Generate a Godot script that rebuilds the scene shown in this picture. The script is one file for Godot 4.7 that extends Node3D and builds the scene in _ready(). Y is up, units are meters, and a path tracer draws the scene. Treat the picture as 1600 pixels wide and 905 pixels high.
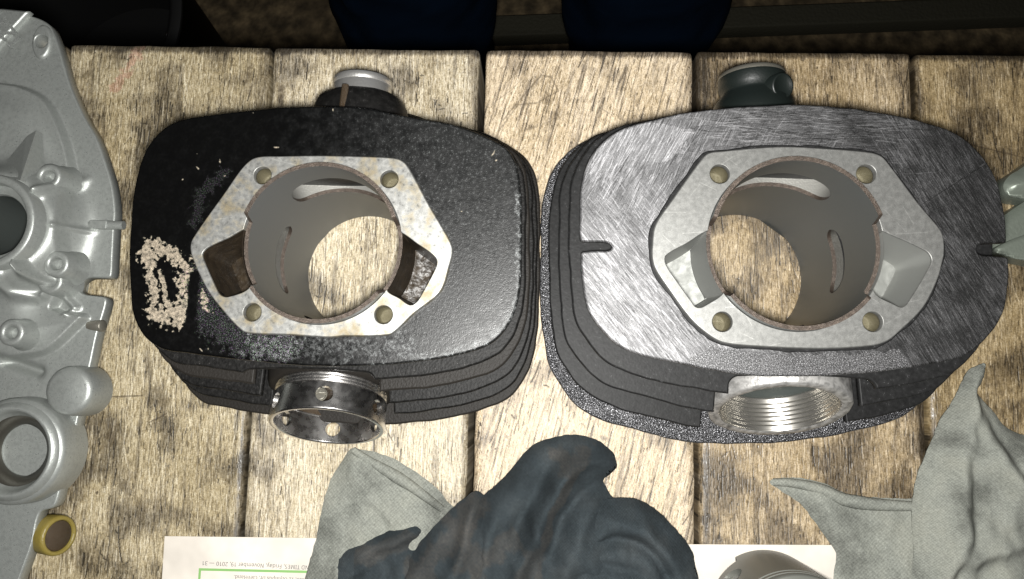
extends Node3D
# Two motorcycle engine cylinders on a plank workbench, lit by a phone flash. Lengths in the helpers are millimetres.

const MM := 0.001
var M := {}          # materials
var used := {}       # names taken

func _ready() -> void:
	# ---- camera, air, flash ----
	var cam := Camera3D.new()
	cam.name = "camera"
	cam.transform = Transform3D(Basis(Vector3(0.99921, -0.03189, -0.02392), Vector3(-0.01977, 0.12476, -0.99199), Vector3(0.03462, 0.99167, 0.12403)), Vector3(0, 0.42, 0))
	cam.fov = 2.0 * rad_to_deg(atan(452.5 / 1244.0))
	cam.near = 0.01
	cam.far = 20.0
	add_child(cam)
	var we := WorldEnvironment.new()
	we.name = "environment"
	var e := Environment.new()
	e.background_mode = Environment.BG_COLOR
	e.background_color = Color(0.085, 0.085, 0.09)
	e.tonemap_mode = Environment.TONE_MAPPER_LINEAR
	e.tonemap_exposure = 1.0
	e.sdfgi_enabled = true
	e.ssao_enabled = true
	e.ssil_enabled = true
	we.environment = e
	add_child(we)
	var flash := OmniLight3D.new()
	flash.name = "flash"
	flash.position = Vector3(0.001, 0.421, 0.0095)
	flash.light_color = Color(1.0, 0.995, 0.98)
	flash.light_energy = 0.36
	flash.light_size = 0.003
	flash.omni_range = 6.0
	flash.omni_attenuation = 2.0
	flash.shadow_enabled = true
	add_child(flash)
	make_materials()
	build_floor()
	build_bench()
	build_person()
	build_cylinder_left()
	build_cylinder_right()
	build_casting()
	build_rags()
	build_paper_and_piston()
	build_lever()

# ======================================================================= mesh builder
class MB:
	var v := PackedVector3Array()
	var n := PackedVector3Array()
	var t := PackedVector2Array()
	var ix := PackedInt32Array()
	func add(p: Vector3, nn: Vector3) -> int:
		v.append(p)
		n.append(nn)
		return v.size() - 1
	func tri(a: int, b: int, c: int) -> void:
		ix.append(a)
		ix.append(b)
		ix.append(c)
	func quad(a: int, b: int, c: int, d: int) -> void:
		tri(a, b, c)
		tri(a, c, d)
	func xform(x: Transform3D, from := 0) -> void:
		for i in range(from, v.size()):
			v[i] = x * v[i]
			n[i] = (x.basis * n[i]).normalized()
	func smooth(from := 0) -> void:   # area-weighted normals; faces are assumed to look up or away from the axis as given in n
		var acc := PackedVector3Array()
		acc.resize(v.size())
		for k in range(0, ix.size(), 3):
			var a := ix[k]
			var b := ix[k + 1]
			var c := ix[k + 2]
			var f := (v[c] - v[a]).cross(v[b] - v[a])
			if f.dot(n[a] + n[b] + n[c]) < 0.0:
				f = -f
			acc[a] += f
			acc[b] += f
			acc[c] += f
		for i in range(from, v.size()):
			if acc[i].length_squared() > 1e-12:
				n[i] = acc[i].normalized()
	func commit(r: Rect2) -> ArrayMesh:
		var planar := t.size() != v.size()
		var uv := PackedVector2Array()
		uv.resize(v.size())
		var p := PackedVector3Array()
		p.resize(v.size())
		for i in v.size():
			p[i] = v[i] * 0.001
			uv[i] = Vector2((v[i].x - r.position.x) / r.size.x, (v[i].z - r.position.y) / r.size.y) if planar else t[i]
		for k in range(0, ix.size(), 3):
			var a := ix[k]
			var b := ix[k + 1]
			var c := ix[k + 2]
			if (v[c] - v[a]).cross(v[b] - v[a]).dot(n[a] + n[b] + n[c]) < 0.0:
				ix[k + 1] = c
				ix[k + 2] = b
		var arr := []
		arr.resize(Mesh.ARRAY_MAX)
		arr[Mesh.ARRAY_VERTEX] = p
		arr[Mesh.ARRAY_NORMAL] = n
		arr[Mesh.ARRAY_TEX_UV] = uv
		arr[Mesh.ARRAY_INDEX] = ix
		var m := ArrayMesh.new()
		m.add_surface_from_arrays(Mesh.PRIMITIVE_TRIANGLES, arr)
		return m

func thing(called: String, label: String, category: String, at := Vector3.ZERO, group := "") -> Node3D:
	var o := Node3D.new()
	o.name = numbered(called)
	o.position = at * MM
	o.set_meta("label", label)
	o.set_meta("category", category)
	if group:
		o.set_meta("group", group)
	add_child(o)
	return o

func numbered(called: String) -> String:
	if not used.has(called):
		used[called] = 0
		return called
	used[called] += 1
	return "%s_%03d" % [called, used[called]]

func part(called: String, mb: MB, mat: Material, parent: Node, r := Rect2(-100, -100, 200, 200)) -> MeshInstance3D:
	var o := MeshInstance3D.new()
	o.name = called
	o.mesh = mb.commit(r)
	o.material_override = mat
	parent.add_child(o, true)
	return o

# ---- outlines
func rs(c: Array, step := 1.5, closed := true) -> PackedVector2Array:   # Catmull-Rom through x,z pairs, resampled evenly
	var q := PackedVector2Array()
	var m: int = c.size() / 2
	var dense := PackedVector2Array()
	for i in m:
		q.append(Vector2(c[2 * i], c[2 * i + 1]))
	var last := m if closed else m - 1
	for i in last:
		var p0 := q[(i - 1 + m) % m] if closed or i > 0 else q[0]
		var p1 := q[i]
		var p2 := q[(i + 1) % m]
		var p3 := q[(i + 2) % m] if closed or i + 2 < m else q[m - 1]
		var d := p1.distance_to(p2)
		var t1 := (p2 - p0) * d / maxf(p0.distance_to(p1) + d, 1e-3)
		var t2 := (p3 - p1) * d / maxf(p2.distance_to(p3) + d, 1e-3)
		var steps := maxi(4, int(d / step * 3.0))
		for k in steps:
			var s := float(k) / steps
			var s2 := s * s
			var s3 := s2 * s
			dense.append(p1 * (2 * s3 - 3 * s2 + 1) + t1 * (s3 - 2 * s2 + s) + p2 * (-2 * s3 + 3 * s2) + t2 * (s3 - s2))
	if closed:
		dense.append(dense[0])
	else:
		dense.append(q[m - 1])
	var total := 0.0
	for i in dense.size() - 1:
		total += dense[i].distance_to(dense[i + 1])
	var count := maxi(6, int(round(total / step)))
	var out := PackedVector2Array()
	var at := 0
	var run := 0.0
	for k in count:
		var want := total * k / count
		while at < dense.size() - 2 and run + dense[at].distance_to(dense[at + 1]) < want:
			run += dense[at].distance_to(dense[at + 1])
			at += 1
		out.append(dense[at].lerp(dense[at + 1], clampf((want - run) / maxf(dense[at].distance_to(dense[at + 1]), 1e-6), 0, 1)))
	if not closed:
		out.append(dense[dense.size() - 1])
	return out

func pairs(c: Array) -> PackedVector2Array:
	var q := PackedVector2Array()
	for i in range(0, c.size(), 2):
		q.append(Vector2(c[i], c[i + 1]))
	return q

func circle(r: float, n := 72, c := Vector2.ZERO) -> PackedVector2Array:
	var q := PackedVector2Array()
	for i in n:
		q.append(c + Vector2.from_angle(TAU * i / n) * r)
	return q

func area(p: PackedVector2Array) -> float:
	var a := 0.0
	for i in p.size():
		a += p[i].cross(p[(i + 1) % p.size()])
	return a * 0.5

func normals2(p: PackedVector2Array, outwards := true) -> PackedVector2Array:
	var s := (1.0 if area(p) > 0 else -1.0) * (1.0 if outwards else -1.0)
	var o := PackedVector2Array()
	var m := p.size()
	for i in m:
		var a := (p[i] - p[(i - 1 + m) % m]).normalized()
		var b := (p[(i + 1) % m] - p[i]).normalized()
		var d := (a + b).normalized()
		o.append(Vector2(d.y, -d.x) * s)
	return o

func grow(p: PackedVector2Array, d: float) -> PackedVector2Array:
	var nn := normals2(p)
	var o := PackedVector2Array()
	for i in p.size():
		o.append(p[i] + nn[i] * d)
	return o

func jitter(p: PackedVector2Array, amp: float, seed_: int, freq := 0.05) -> PackedVector2Array:
	var f := FastNoiseLite.new()
	f.seed = seed_
	f.frequency = freq
	f.fractal_octaves = 3
	var nn := normals2(p)
	var o := PackedVector2Array()
	for i in p.size():
		o.append(p[i] + nn[i] * f.get_noise_2dv(p[i]) * amp * 2.0)
	return o

func dist_line(p: Vector2, l: PackedVector2Array, closed := false) -> float:
	var best := 1e12
	var m := l.size()
	for i in (m if closed else m - 1):
		var a := l[i]
		var ab := l[(i + 1) % m] - a
		var t := clampf((p - a).dot(ab) / maxf(ab.length_squared(), 1e-9), 0, 1)
		best = minf(best, (p - a - ab * t).length_squared())
	return sqrt(best)

func inside(p: Vector2, outer: PackedVector2Array, holes: Array) -> bool:
	if not Geometry2D.is_point_in_polygon(p, outer):
		return false
	for h in holes:
		if Geometry2D.is_point_in_polygon(p, h):
			return false
	return true

func fill(outer: PackedVector2Array, holes: Array, grid := 0.0) -> Array:   # [points, indices]: Delaunay of outline points and a grid inside
	var pts := PackedVector2Array(outer)
	for h in holes:
		pts.append_array(h)
	if grid > 0.0:
		var box := Rect2(outer[0], Vector2.ZERO)
		for p in outer:
			box = box.expand(p)
		var keep: Array = []
		for h in [outer] + holes:
			keep.append(h)
		var near := {}
		for l in keep:
			for p in l:
				near[Vector2i((p / grid).round())] = true
		var row := 0
		var y := box.position.y + grid * 0.5
		while y < box.end.y:
			var x := box.position.x + grid * (0.5 if row % 2 else 0.0)
			while x < box.end.x:
				var p := Vector2(x, y)
				if not near.has(Vector2i((p / grid).round())) and inside(p, outer, holes):
					pts.append(p)
				x += grid
			y += grid * 0.87
			row += 1
	var jit := PackedVector2Array()
	var rng := RandomNumberGenerator.new()
	rng.seed = 7
	for p in pts:
		jit.append(p + Vector2(rng.randf() - 0.5, rng.randf() - 0.5) * 0.006)
	var tr := Geometry2D.triangulate_delaunay(jit)
	var ok := PackedInt32Array()
	for k in range(0, tr.size(), 3):
		var a := pts[tr[k]]
		var b := pts[tr[k + 1]]
		var c := pts[tr[k + 2]]
		if absf((b - a).cross(c - a)) > 1e-5 and inside((a + b + c) / 3.0, outer, holes):
			ok.append(tr[k])
			ok.append(tr[k + 1])
			ok.append(tr[k + 2])
	return [pts, ok]

func prof_normals(prof: Array, cap: bool) -> Array:   # per segment two normals in (out, y)
	var seg: Array = []
	for k in prof.size() - 1:
		var t := Vector2(prof[k].x - prof[k + 1].x, prof[k + 1].y - prof[k].y).normalized()   # x of prof is the inset
		seg.append(Vector2(-t.y, t.x))
	var res: Array = []
	for k in seg.size():
		var n0: Vector2 = seg[k]
		var n1: Vector2 = seg[k]
		if k > 0 and seg[k - 1].dot(seg[k]) > 0.35:
			n0 = (seg[k - 1] + seg[k]).normalized()
		elif k == 0 and cap and seg[0].y > 0.35:
			n0 = (seg[0] + Vector2(0, 1)).normalized()
		if k < seg.size() - 1 and seg[k + 1].dot(seg[k]) > 0.35:
			n1 = (seg[k + 1] + seg[k]).normalized()
		res.append([n0, n1])
	return res

func walls(mb: MB, loop: PackedVector2Array, prof: Array, outwards: bool, cap := true) -> void:
	var nn := normals2(loop, outwards)
	var pn := prof_normals(prof, cap)
	var m := loop.size()
	for k in prof.size() - 1:
		var base := mb.v.size()
		for i in m:
			for s in 2:
				var pr: Vector2 = prof[k + s]
				var q := loop[i] - nn[i] * pr.x
				var w: Vector2 = pn[k][s]
				mb.add(Vector3(q.x, pr.y, q.y), Vector3(nn[i].x * w.x, w.y, nn[i].y * w.x).normalized())
		for i in m:
			var j := (i + 1) % m
			mb.quad(base + 2 * i, base + 2 * j, base + 2 * j + 1, base + 2 * i + 1)

func height(q: Dictionary, p: Vector2) -> float:   # the surfaces that are not flat
	match q.kind:
		"slope":
			return (p - q.mid).dot(q.slope) + q.noise.get_noise_2dv(p) * 0.6
		"paper":
			return 0.15 * (q.noise.get_noise_2dv(p) + 0.6)
		"lever":
			return -q.w * pow(1.0 - clampf(dist_line(p, q.o, true) / (q.w * 1.6), 0, 1), 2.0)
		"cloth":
			var d := dist_line(p, q.o, true)
			var s := 1.0 - exp(-d / q.edge_w)
			var h: float = q.edge_h * sqrt(clampf(d / q.edge_w * 0.5, 0, 1)) if d < q.edge_w * 2.0 else q.edge_h
			for g in q.folds:
				h += g[1] * exp(-pow(dist_line(p, g[0]) / g[2], 2.0)) * s
			var t := p.rotated(0.35)
			var cr: float = q.ridge.get_noise_2d(t.x * 1.5, t.y * 0.7)
			return maxf(h + q.wave * (q.noise.get_noise_2dv(p) + 0.9 * cr) * s, 0.15)
		"case":
			var o: PackedVector2Array = q.o
			var dome: PackedVector2Array = q.dome
			var bo: PackedVector2Array = q.bo
			var edge := dist_line(p, o, true)
			if edge < 0.3:
				return 0.0
			var h := 0.0
			if Geometry2D.is_point_in_polygon(p, dome):
				var d := dist_line(p, dome, true)
				h = 5.0 * smoothstep(0.0, 2.2, d) + 3.0 * smoothstep(4.0, 20.0, d)
			var b := p.distance_to(bo[0])
			h = maxf(h, h + 14.0 * exp(-pow(maxf(b - 24.0, 0.0) / 8.0, 2.0)))
			var ln := p - bo[0]
			h += 3.0 * exp(-pow((ln.y + 1.0) / 1.2, 2.0)) * smoothstep(24.0, 28.0, ln.x) * (1.0 - smoothstep(30.0, 40.0, ln.x))
			h += 6.0 * exp(-pow(ln.rotated(0.75).y / 2.5, 2.0)) * smoothstep(20.0, 26.0, ln.length()) * (1.0 - smoothstep(30.0, 46.0, ln.length()))
			h += 6.0 * exp(-pow(ln.rotated(-0.95).y / 2.2, 2.0)) * smoothstep(20.0, 26.0, ln.length()) * (1.0 - smoothstep(28.0, 38.0, ln.length()))
			var ribs := 0.0
			for q_ in q.ribs:
				ribs = ribs + q_[1] * exp(-pow(dist_line(p, q_[0]) / q_[2], 2.0))
			return (h + ribs) * smoothstep(0.3, 3.0, edge)
	return 0.0

func cap(mb: MB, outer: PackedVector2Array, holes: Array, y: float, up := true, grid := 0.0, hf := {}) -> void:
	var f := fill(outer, holes, grid)
	var base := mb.v.size()
	var nn := Vector3(0, 1 if up else -1, 0)
	for p in f[0]:
		if hf.get("kind") == "case":
			mb.add(Vector3(p.x, y + height(hf, p), p.y), nn)
		elif not hf.is_empty():
			var h: float = height(hf, p)
			var hx: float = height(hf, p + Vector2(0.4, 0))
			var hz: float = height(hf, p + Vector2(0, 0.4))
			mb.add(Vector3(p.x, y + h, p.y), Vector3(-(hx - h) / 0.4, 1, -(hz - h) / 0.4).normalized())
		else:
			mb.add(Vector3(p.x, y, p.y), nn)
	for i in f[1]:
		mb.ix.append(base + i)
	if hf.get("kind") == "case":
		mb.smooth()

func plate(mb: MB, outer: PackedVector2Array, holes: Array, prof: Array, hprof: Array, bottom := true, grid := 0.0, hf := {}) -> void:
	var o2 := grow(outer, -prof[0].x)
	var h2: Array = []
	for h in holes:
		h2.append(grow(h, hprof[0].x) if hprof[0].x != 0.0 else h)
	cap(mb, o2, h2, prof[0].y, true, grid, hf)
	walls(mb, outer, prof, true)
	for h in holes:
		walls(mb, h, hprof, false)
	if bottom:
		var h3: Array = []
		for h in holes:
			h3.append(grow(h, hprof[hprof.size() - 1].x))
		cap(mb, grow(outer, -prof[prof.size() - 1].x), h3, prof[prof.size() - 1].y, false)

func lathe(mb: MB, prof: Array, seg := 64, xf := Transform3D(), a0 := 0.0, a1 := TAU, wob := 0.0) -> void:   # prof runs clockwise round the material in (r, y)
	var start := mb.v.size()
	var p2: Array = []
	for p in prof:
		p2.append(Vector2(-p.x, p.y))
	var pn := prof_normals(p2, false)
	var f := FastNoiseLite.new()
	f.frequency = 0.25
	for k in prof.size() - 1:
		var base := mb.v.size()
		for i in seg + 1:
			var a := lerpf(a0, a1, float(i) / seg)
			var d := Vector2.from_angle(a)
			var w := 1.0 + wob * f.get_noise_2d(d.x * 8.0, d.y * 8.0)
			for s in 2:
				var p: Vector2 = prof[k + s]
				var q: Vector2 = pn[k][s]
				mb.add(Vector3(d.x * p.x * w, p.y, d.y * p.x * w), Vector3(d.x * q.x, q.y, d.y * q.x))
		for i in seg:
			mb.quad(base + 2 * i, base + 2 * i + 2, base + 2 * i + 3, base + 2 * i + 1)
	mb.xform(xf, start)

func sheet(mb: MB, outer: PackedVector2Array, holes: Array, r0: float, r1: float, grid: float, xf := Transform3D(), rim: MB = null) -> void:   # a wall of thickness r1 - r0 bent round y; points are (arc at r0, height)
	var start := mb.v.size()
	var f := fill(outer, holes, grid)
	for side in 2:
		var base := mb.v.size()
		var r := r1 if side else r0
		for p in f[0]:
			var a: float = p.x / r0
			var d := Vector3(cos(a), 0, sin(a))
			mb.add(d * r + Vector3(0, p.y, 0), d * (1 if side else -1))
		for i in f[1]:
			mb.ix.append(base + i)
	var loops: Array = [outer] + holes
	for k in loops.size():
		bent_walls(rim if rim else mb, loops[k], k == 0, r0, r0, r1)
	mb.xform(xf, start)
	if rim:
		rim.xform(xf)

func bent_walls(mb: MB, loop: PackedVector2Array, outwards: bool, rr: float, r0: float, r1: float) -> void:
	var nn := normals2(loop, outwards)
	var m := loop.size()
	for i in m:
		var j := (i + 1) % m
		var e := (loop[j] - loop[i])
		var flat := Vector2(e.y, -e.x).normalized()
		if flat.dot(nn[i] + nn[j]) < 0:
			flat = -flat
		var ids: Array = []
		for q in [[i, r0], [i, r1], [j, r1], [j, r0]]:
			var p: Vector2 = loop[q[0]]
			var use: Vector2 = nn[q[0]] if nn[q[0]].dot(flat) > 0.8 else flat
			var a := p.x / rr
			ids.append(mb.add(Vector3(cos(a) * q[1], p.y, sin(a) * q[1]), Vector3(-sin(a) * use.x, use.y, cos(a) * use.x)))
		mb.quad(ids[0], ids[1], ids[2], ids[3])

func tunnel(mb: MB, loop: PackedVector2Array, rr: float, r0: float, r1: float, grid := 2.0) -> void:   # a passage behind a window of a bent wall
	bent_walls(mb, loop, false, rr, r0, r1)
	var f := fill(loop, [], grid)
	var base := mb.v.size()
	for p in f[0]:
		var a: float = p.x / rr
		var d := Vector3(cos(a), 0, sin(a))
		mb.add(d * r1 + Vector3(0, p.y, 0), -d)
	for i in f[1]:
		mb.ix.append(base + i)

func axis_xf(at: Vector3, dir: Vector3) -> Transform3D:   # y axis along dir
	var y := dir.normalized()
	var x := Vector3(1, 0, 0) if absf(y.x) < 0.8 else Vector3(0, 0, 1)
	var z := x.cross(y).normalized()
	x = y.cross(z).normalized()
	return Transform3D(Basis(x, y, z), at)

func tube(mb: MB, path: PackedVector3Array, r: float, seg := 10, taper := 0.0) -> void:
	var m := path.size()
	var base := mb.v.size()
	for i in m:
		var d := (path[mini(i + 1, m - 1)] - path[maxi(i - 1, 0)]).normalized()
		var u := d.cross(Vector3.UP).normalized()
		var w := u.cross(d)
		var rr := r * (1.0 - taper * absf(2.0 * i / (m - 1.0) - 1.0))
		for k in seg:
			var a := TAU * k / seg
			var o := u * cos(a) + w * sin(a)
			mb.add(path[i] + o * rr, o)
	for i in m - 1:
		for k in seg:
			var k2 := (k + 1) % seg
			mb.quad(base + i * seg + k, base + i * seg + k2, base + (i + 1) * seg + k2, base + (i + 1) * seg + k)

func blob(mb: MB, bones: Array, box: AABB, cell: float, blend: float, warp := 0.0) -> void:   # smooth union of tapered capsules [a, b, ra, rb], meshed as surface nets
	var nx := int(box.size.x / cell) + 2
	var ny := int(box.size.y / cell) + 2
	var nz := int(box.size.z / cell) + 2
	var val := PackedFloat32Array()
	val.resize(nx * ny * nz)
	var fn := FastNoiseLite.new()
	fn.frequency = 0.02
	for k in nz:
		for j in ny:
			for i in nx:
				var p := box.position + Vector3(i, j, k) * cell
				var d := 1e9
				for b in bones:
					var a: Vector3 = b[0]
					var ab: Vector3 = b[1] - a
					var t := clampf((p - a).dot(ab) / ab.length_squared(), 0, 1)
					var q := (p - a - ab * t).length() - lerpf(b[2], b[3], t)
					var h := clampf(0.5 + 0.5 * (d - q) / blend, 0, 1)
					d = lerpf(d, q, h) - blend * h * (1.0 - h)
				if warp > 0.0 and absf(d) < 3.0 * cell:
					d += warp * fn.get_noise_3dv(p * Vector3(1, 0.6, 1))
				val[i + nx * (j + ny * k)] = d
	var ids := {}
	for k in nz - 1:
		for j in ny - 1:
			for i in nx - 1:
				var s := Vector3.ZERO
				var c := 0
				var at := i + nx * (j + ny * k)
				var g := Vector3.ZERO
				for e in 12:
					var ax := e / 4
					var o := [(e & 1), (e >> 1) & 1]
					var c0 := [0, 0, 0]
					c0[(ax + 1) % 3] = o[0]
					c0[(ax + 2) % 3] = o[1]
					var c1 := c0.duplicate()
					c1[ax] = 1
					var v0 := val[at + c0[0] + nx * (c0[1] + ny * c0[2])]
					var v1 := val[at + c1[0] + nx * (c1[1] + ny * c1[2])]
					g[ax] += v1 - v0
					if (v0 < 0) != (v1 < 0):
						s += Vector3(c0[0], c0[1], c0[2]).lerp(Vector3(c1[0], c1[1], c1[2]), v0 / (v0 - v1))
						c += 1
				if c:
					ids[at] = mb.add(box.position + (Vector3(i, j, k) + s / c) * cell, g.normalized())
	for k in range(1, nz - 1):
		for j in range(1, ny - 1):
			for i in range(1, nx - 1):
				var at := i + nx * (j + ny * k)
				for ax in 3:
					var step: int = [1, nx, nx * ny][ax]
					if (val[at] < 0) != (val[at + step] < 0):
						var u: int = [nx, nx * ny, 1][ax]
						var w: int = [nx * ny, 1, nx][ax]
						if ids.has(at) and ids.has(at - u) and ids.has(at - w) and ids.has(at - u - w):
							mb.quad(ids[at], ids[at - u], ids[at - u - w], ids[at - w])

# ======================================================================= textures
func nz(seed_: int, freq: float, w: int, h: int, oct := 3, type := FastNoiseLite.TYPE_SIMPLEX_SMOOTH, sw := 0, sh := 0) -> PackedByteArray:   # a noise picture, 0..255; made at sw x sh and stretched when given
	var f := FastNoiseLite.new()
	f.seed = seed_
	f.noise_type = type
	f.frequency = freq
	f.fractal_octaves = oct
	f.fractal_type = FastNoiseLite.FRACTAL_FBM if oct > 1 else FastNoiseLite.FRACTAL_NONE
	var im := f.get_image(sw if sw else w, sh if sh else h)
	if im.get_width() != w or im.get_height() != h:
		im.resize(w, h, Image.INTERPOLATE_CUBIC)
	im.convert(Image.FORMAT_L8)
	return im.get_data()

func white(seed_: int, count: int) -> PackedByteArray:
	var rng := RandomNumberGenerator.new()
	rng.seed = seed_
	var b := PackedByteArray()
	b.resize(count)
	for i in range(0, count, 4):
		b.encode_u32(i, rng.randi())
	return b

func tex(data: PackedByteArray, w: int, h: int, rgb: bool) -> ImageTexture:
	return ImageTexture.create_from_image(Image.create_from_data(w, h, false, Image.FORMAT_RGB8 if rgb else Image.FORMAT_L8, data))

func spot(buf: PackedByteArray, w: int, h: int, c: Vector2, r: Vector2, turn: float, amount: float, seed_ := 0, soft := 0.5) -> void:   # adds a ragged oval to a mask
	var f := FastNoiseLite.new()
	f.seed = seed_
	f.frequency = 0.06
	f.fractal_octaves = 3
	var reach := maxf(r.x, r.y) * 1.5
	for y in range(maxi(0, int(c.y - reach)), mini(h, int(c.y + reach) + 1)):
		for x in range(maxi(0, int(c.x - reach)), mini(w, int(c.x + reach) + 1)):
			var d := (Vector2(x, y) - c).rotated(-turn) / r
			var k := 1.0 - d.length() + f.get_noise_2d(x, y) * 0.9
			if k > 0.0:
				var a := clampf(k / soft, 0, 1) * amount
				buf[y * w + x] = mini(255, buf[y * w + x] + int(a * 255.0))

func stroke(buf: PackedByteArray, w: int, h: int, l: PackedVector2Array, r: float, amount: float, seed_ := 0, rag := 0.8, freq := 0.06) -> void:   # a ragged line in a mask, pixels
	var f := FastNoiseLite.new()
	f.seed = seed_
	f.frequency = freq
	f.fractal_octaves = 4
	var box := Rect2(l[0], Vector2.ZERO)
	for p in l:
		box = box.expand(p)
	box = box.grow(r * 2.0)
	for y in range(maxi(0, int(box.position.y)), mini(h, int(box.end.y) + 1)):
		for x in range(maxi(0, int(box.position.x)), mini(w, int(box.end.x) + 1)):
			var d := dist_line(Vector2(x, y), l) / r
			var k := 1.0 - d + f.get_noise_2d(x, y) * rag
			if k > 0.0 and d < 2.0:
				buf[y * w + x] = maxi(buf[y * w + x], int(clampf(k * 2.2, 0, 1) * amount * 255.0))

func scratch(buf: PackedByteArray, w: int, h: int, a: Vector2, dir: Vector2, length: float, value: int, thick: int, bend := 0.0) -> void:   # a thin line in a mask
	var p := a
	var d := dir
	for k in int(length):
		d = d.rotated(bend)
		p += d
		for t in thick:
			var x := int(p.x - d.y * t)
			var y := int(p.y + d.x * t)
			if x >= 0 and y >= 0 and x < w and y < h:
				buf[y * w + x] = maxi(buf[y * w + x], value)

func std(c: Color, rough: float, metal := 0.0) -> StandardMaterial3D:
	var m := StandardMaterial3D.new()
	m.albedo_color = c.linear_to_srgb()
	m.roughness = rough
	m.metallic = metal
	return m

func relief(m: StandardMaterial3D, t: Texture2D, mm: float) -> StandardMaterial3D:
	m.heightmap_enabled = true
	m.heightmap_texture = t
	m.heightmap_scale = mm * 0.1
	return m

func tri(m: StandardMaterial3D, per_mm: float) -> StandardMaterial3D:
	m.uv1_triplanar = true
	m.uv1_scale = Vector3.ONE * (1000.0 * per_mm)
	return m

func chip_tex(seed_: int, ground: float, chip: float, rare: float, vary: float) -> ImageTexture:   # an even ground with sparse chips and fine mottling (sRGB)
	var a := nz_seamless(seed_, 0.03, 4)
	var b := nz_seamless(seed_ + 1, 0.18, 3)
	var d := PackedByteArray()
	d.resize(512 * 512)
	for i in d.size():
		var x := a[i] / 255.0
		var y := b[i] / 255.0
		var g := ground + vary * (x - 0.5) * 2.0 + vary * (y - 0.5)
		var k := clampf((x * 0.55 + y * 0.55 - rare) * 8.0, 0, 1)
		d[i] = int(clampf(lerpf(g, chip, k), 0, 1) * 255.0)
	return tex(d, 512, 512, false)

func nz_seamless(seed_: int, freq: float, oct: int) -> PackedByteArray:
	var f := FastNoiseLite.new()
	f.seed = seed_
	f.frequency = freq
	f.fractal_octaves = oct
	var im := f.get_seamless_image(512, 512)
	im.convert(Image.FORMAT_L8)
	return im.get_data()

func noise_tex(seed_: int, freq: float, oct: int, lo: float, hi: float, size := 512, type := FastNoiseLite.TYPE_SIMPLEX_SMOOTH) -> ImageTexture:   # seamless grey noise between lo and hi (sRGB)
	var f := FastNoiseLite.new()
	f.seed = seed_
	f.frequency = freq
	f.noise_type = type
	f.fractal_octaves = oct
	var im := f.get_seamless_image(size, size)
	im.convert(Image.FORMAT_L8)
	var d := im.get_data()
	for i in d.size():
		d[i] = int(clampf(lerpf(lo, hi, d[i] / 255.0), 0, 1) * 255.0)
	return tex(d, size, size, false)

const BENCH_RECT := Rect2(-330, -196, 660, 330)
const SEAM := [-386.0, -269.0, -152.0, -34.2, 82.7, 200.6, 318.0]

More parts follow.
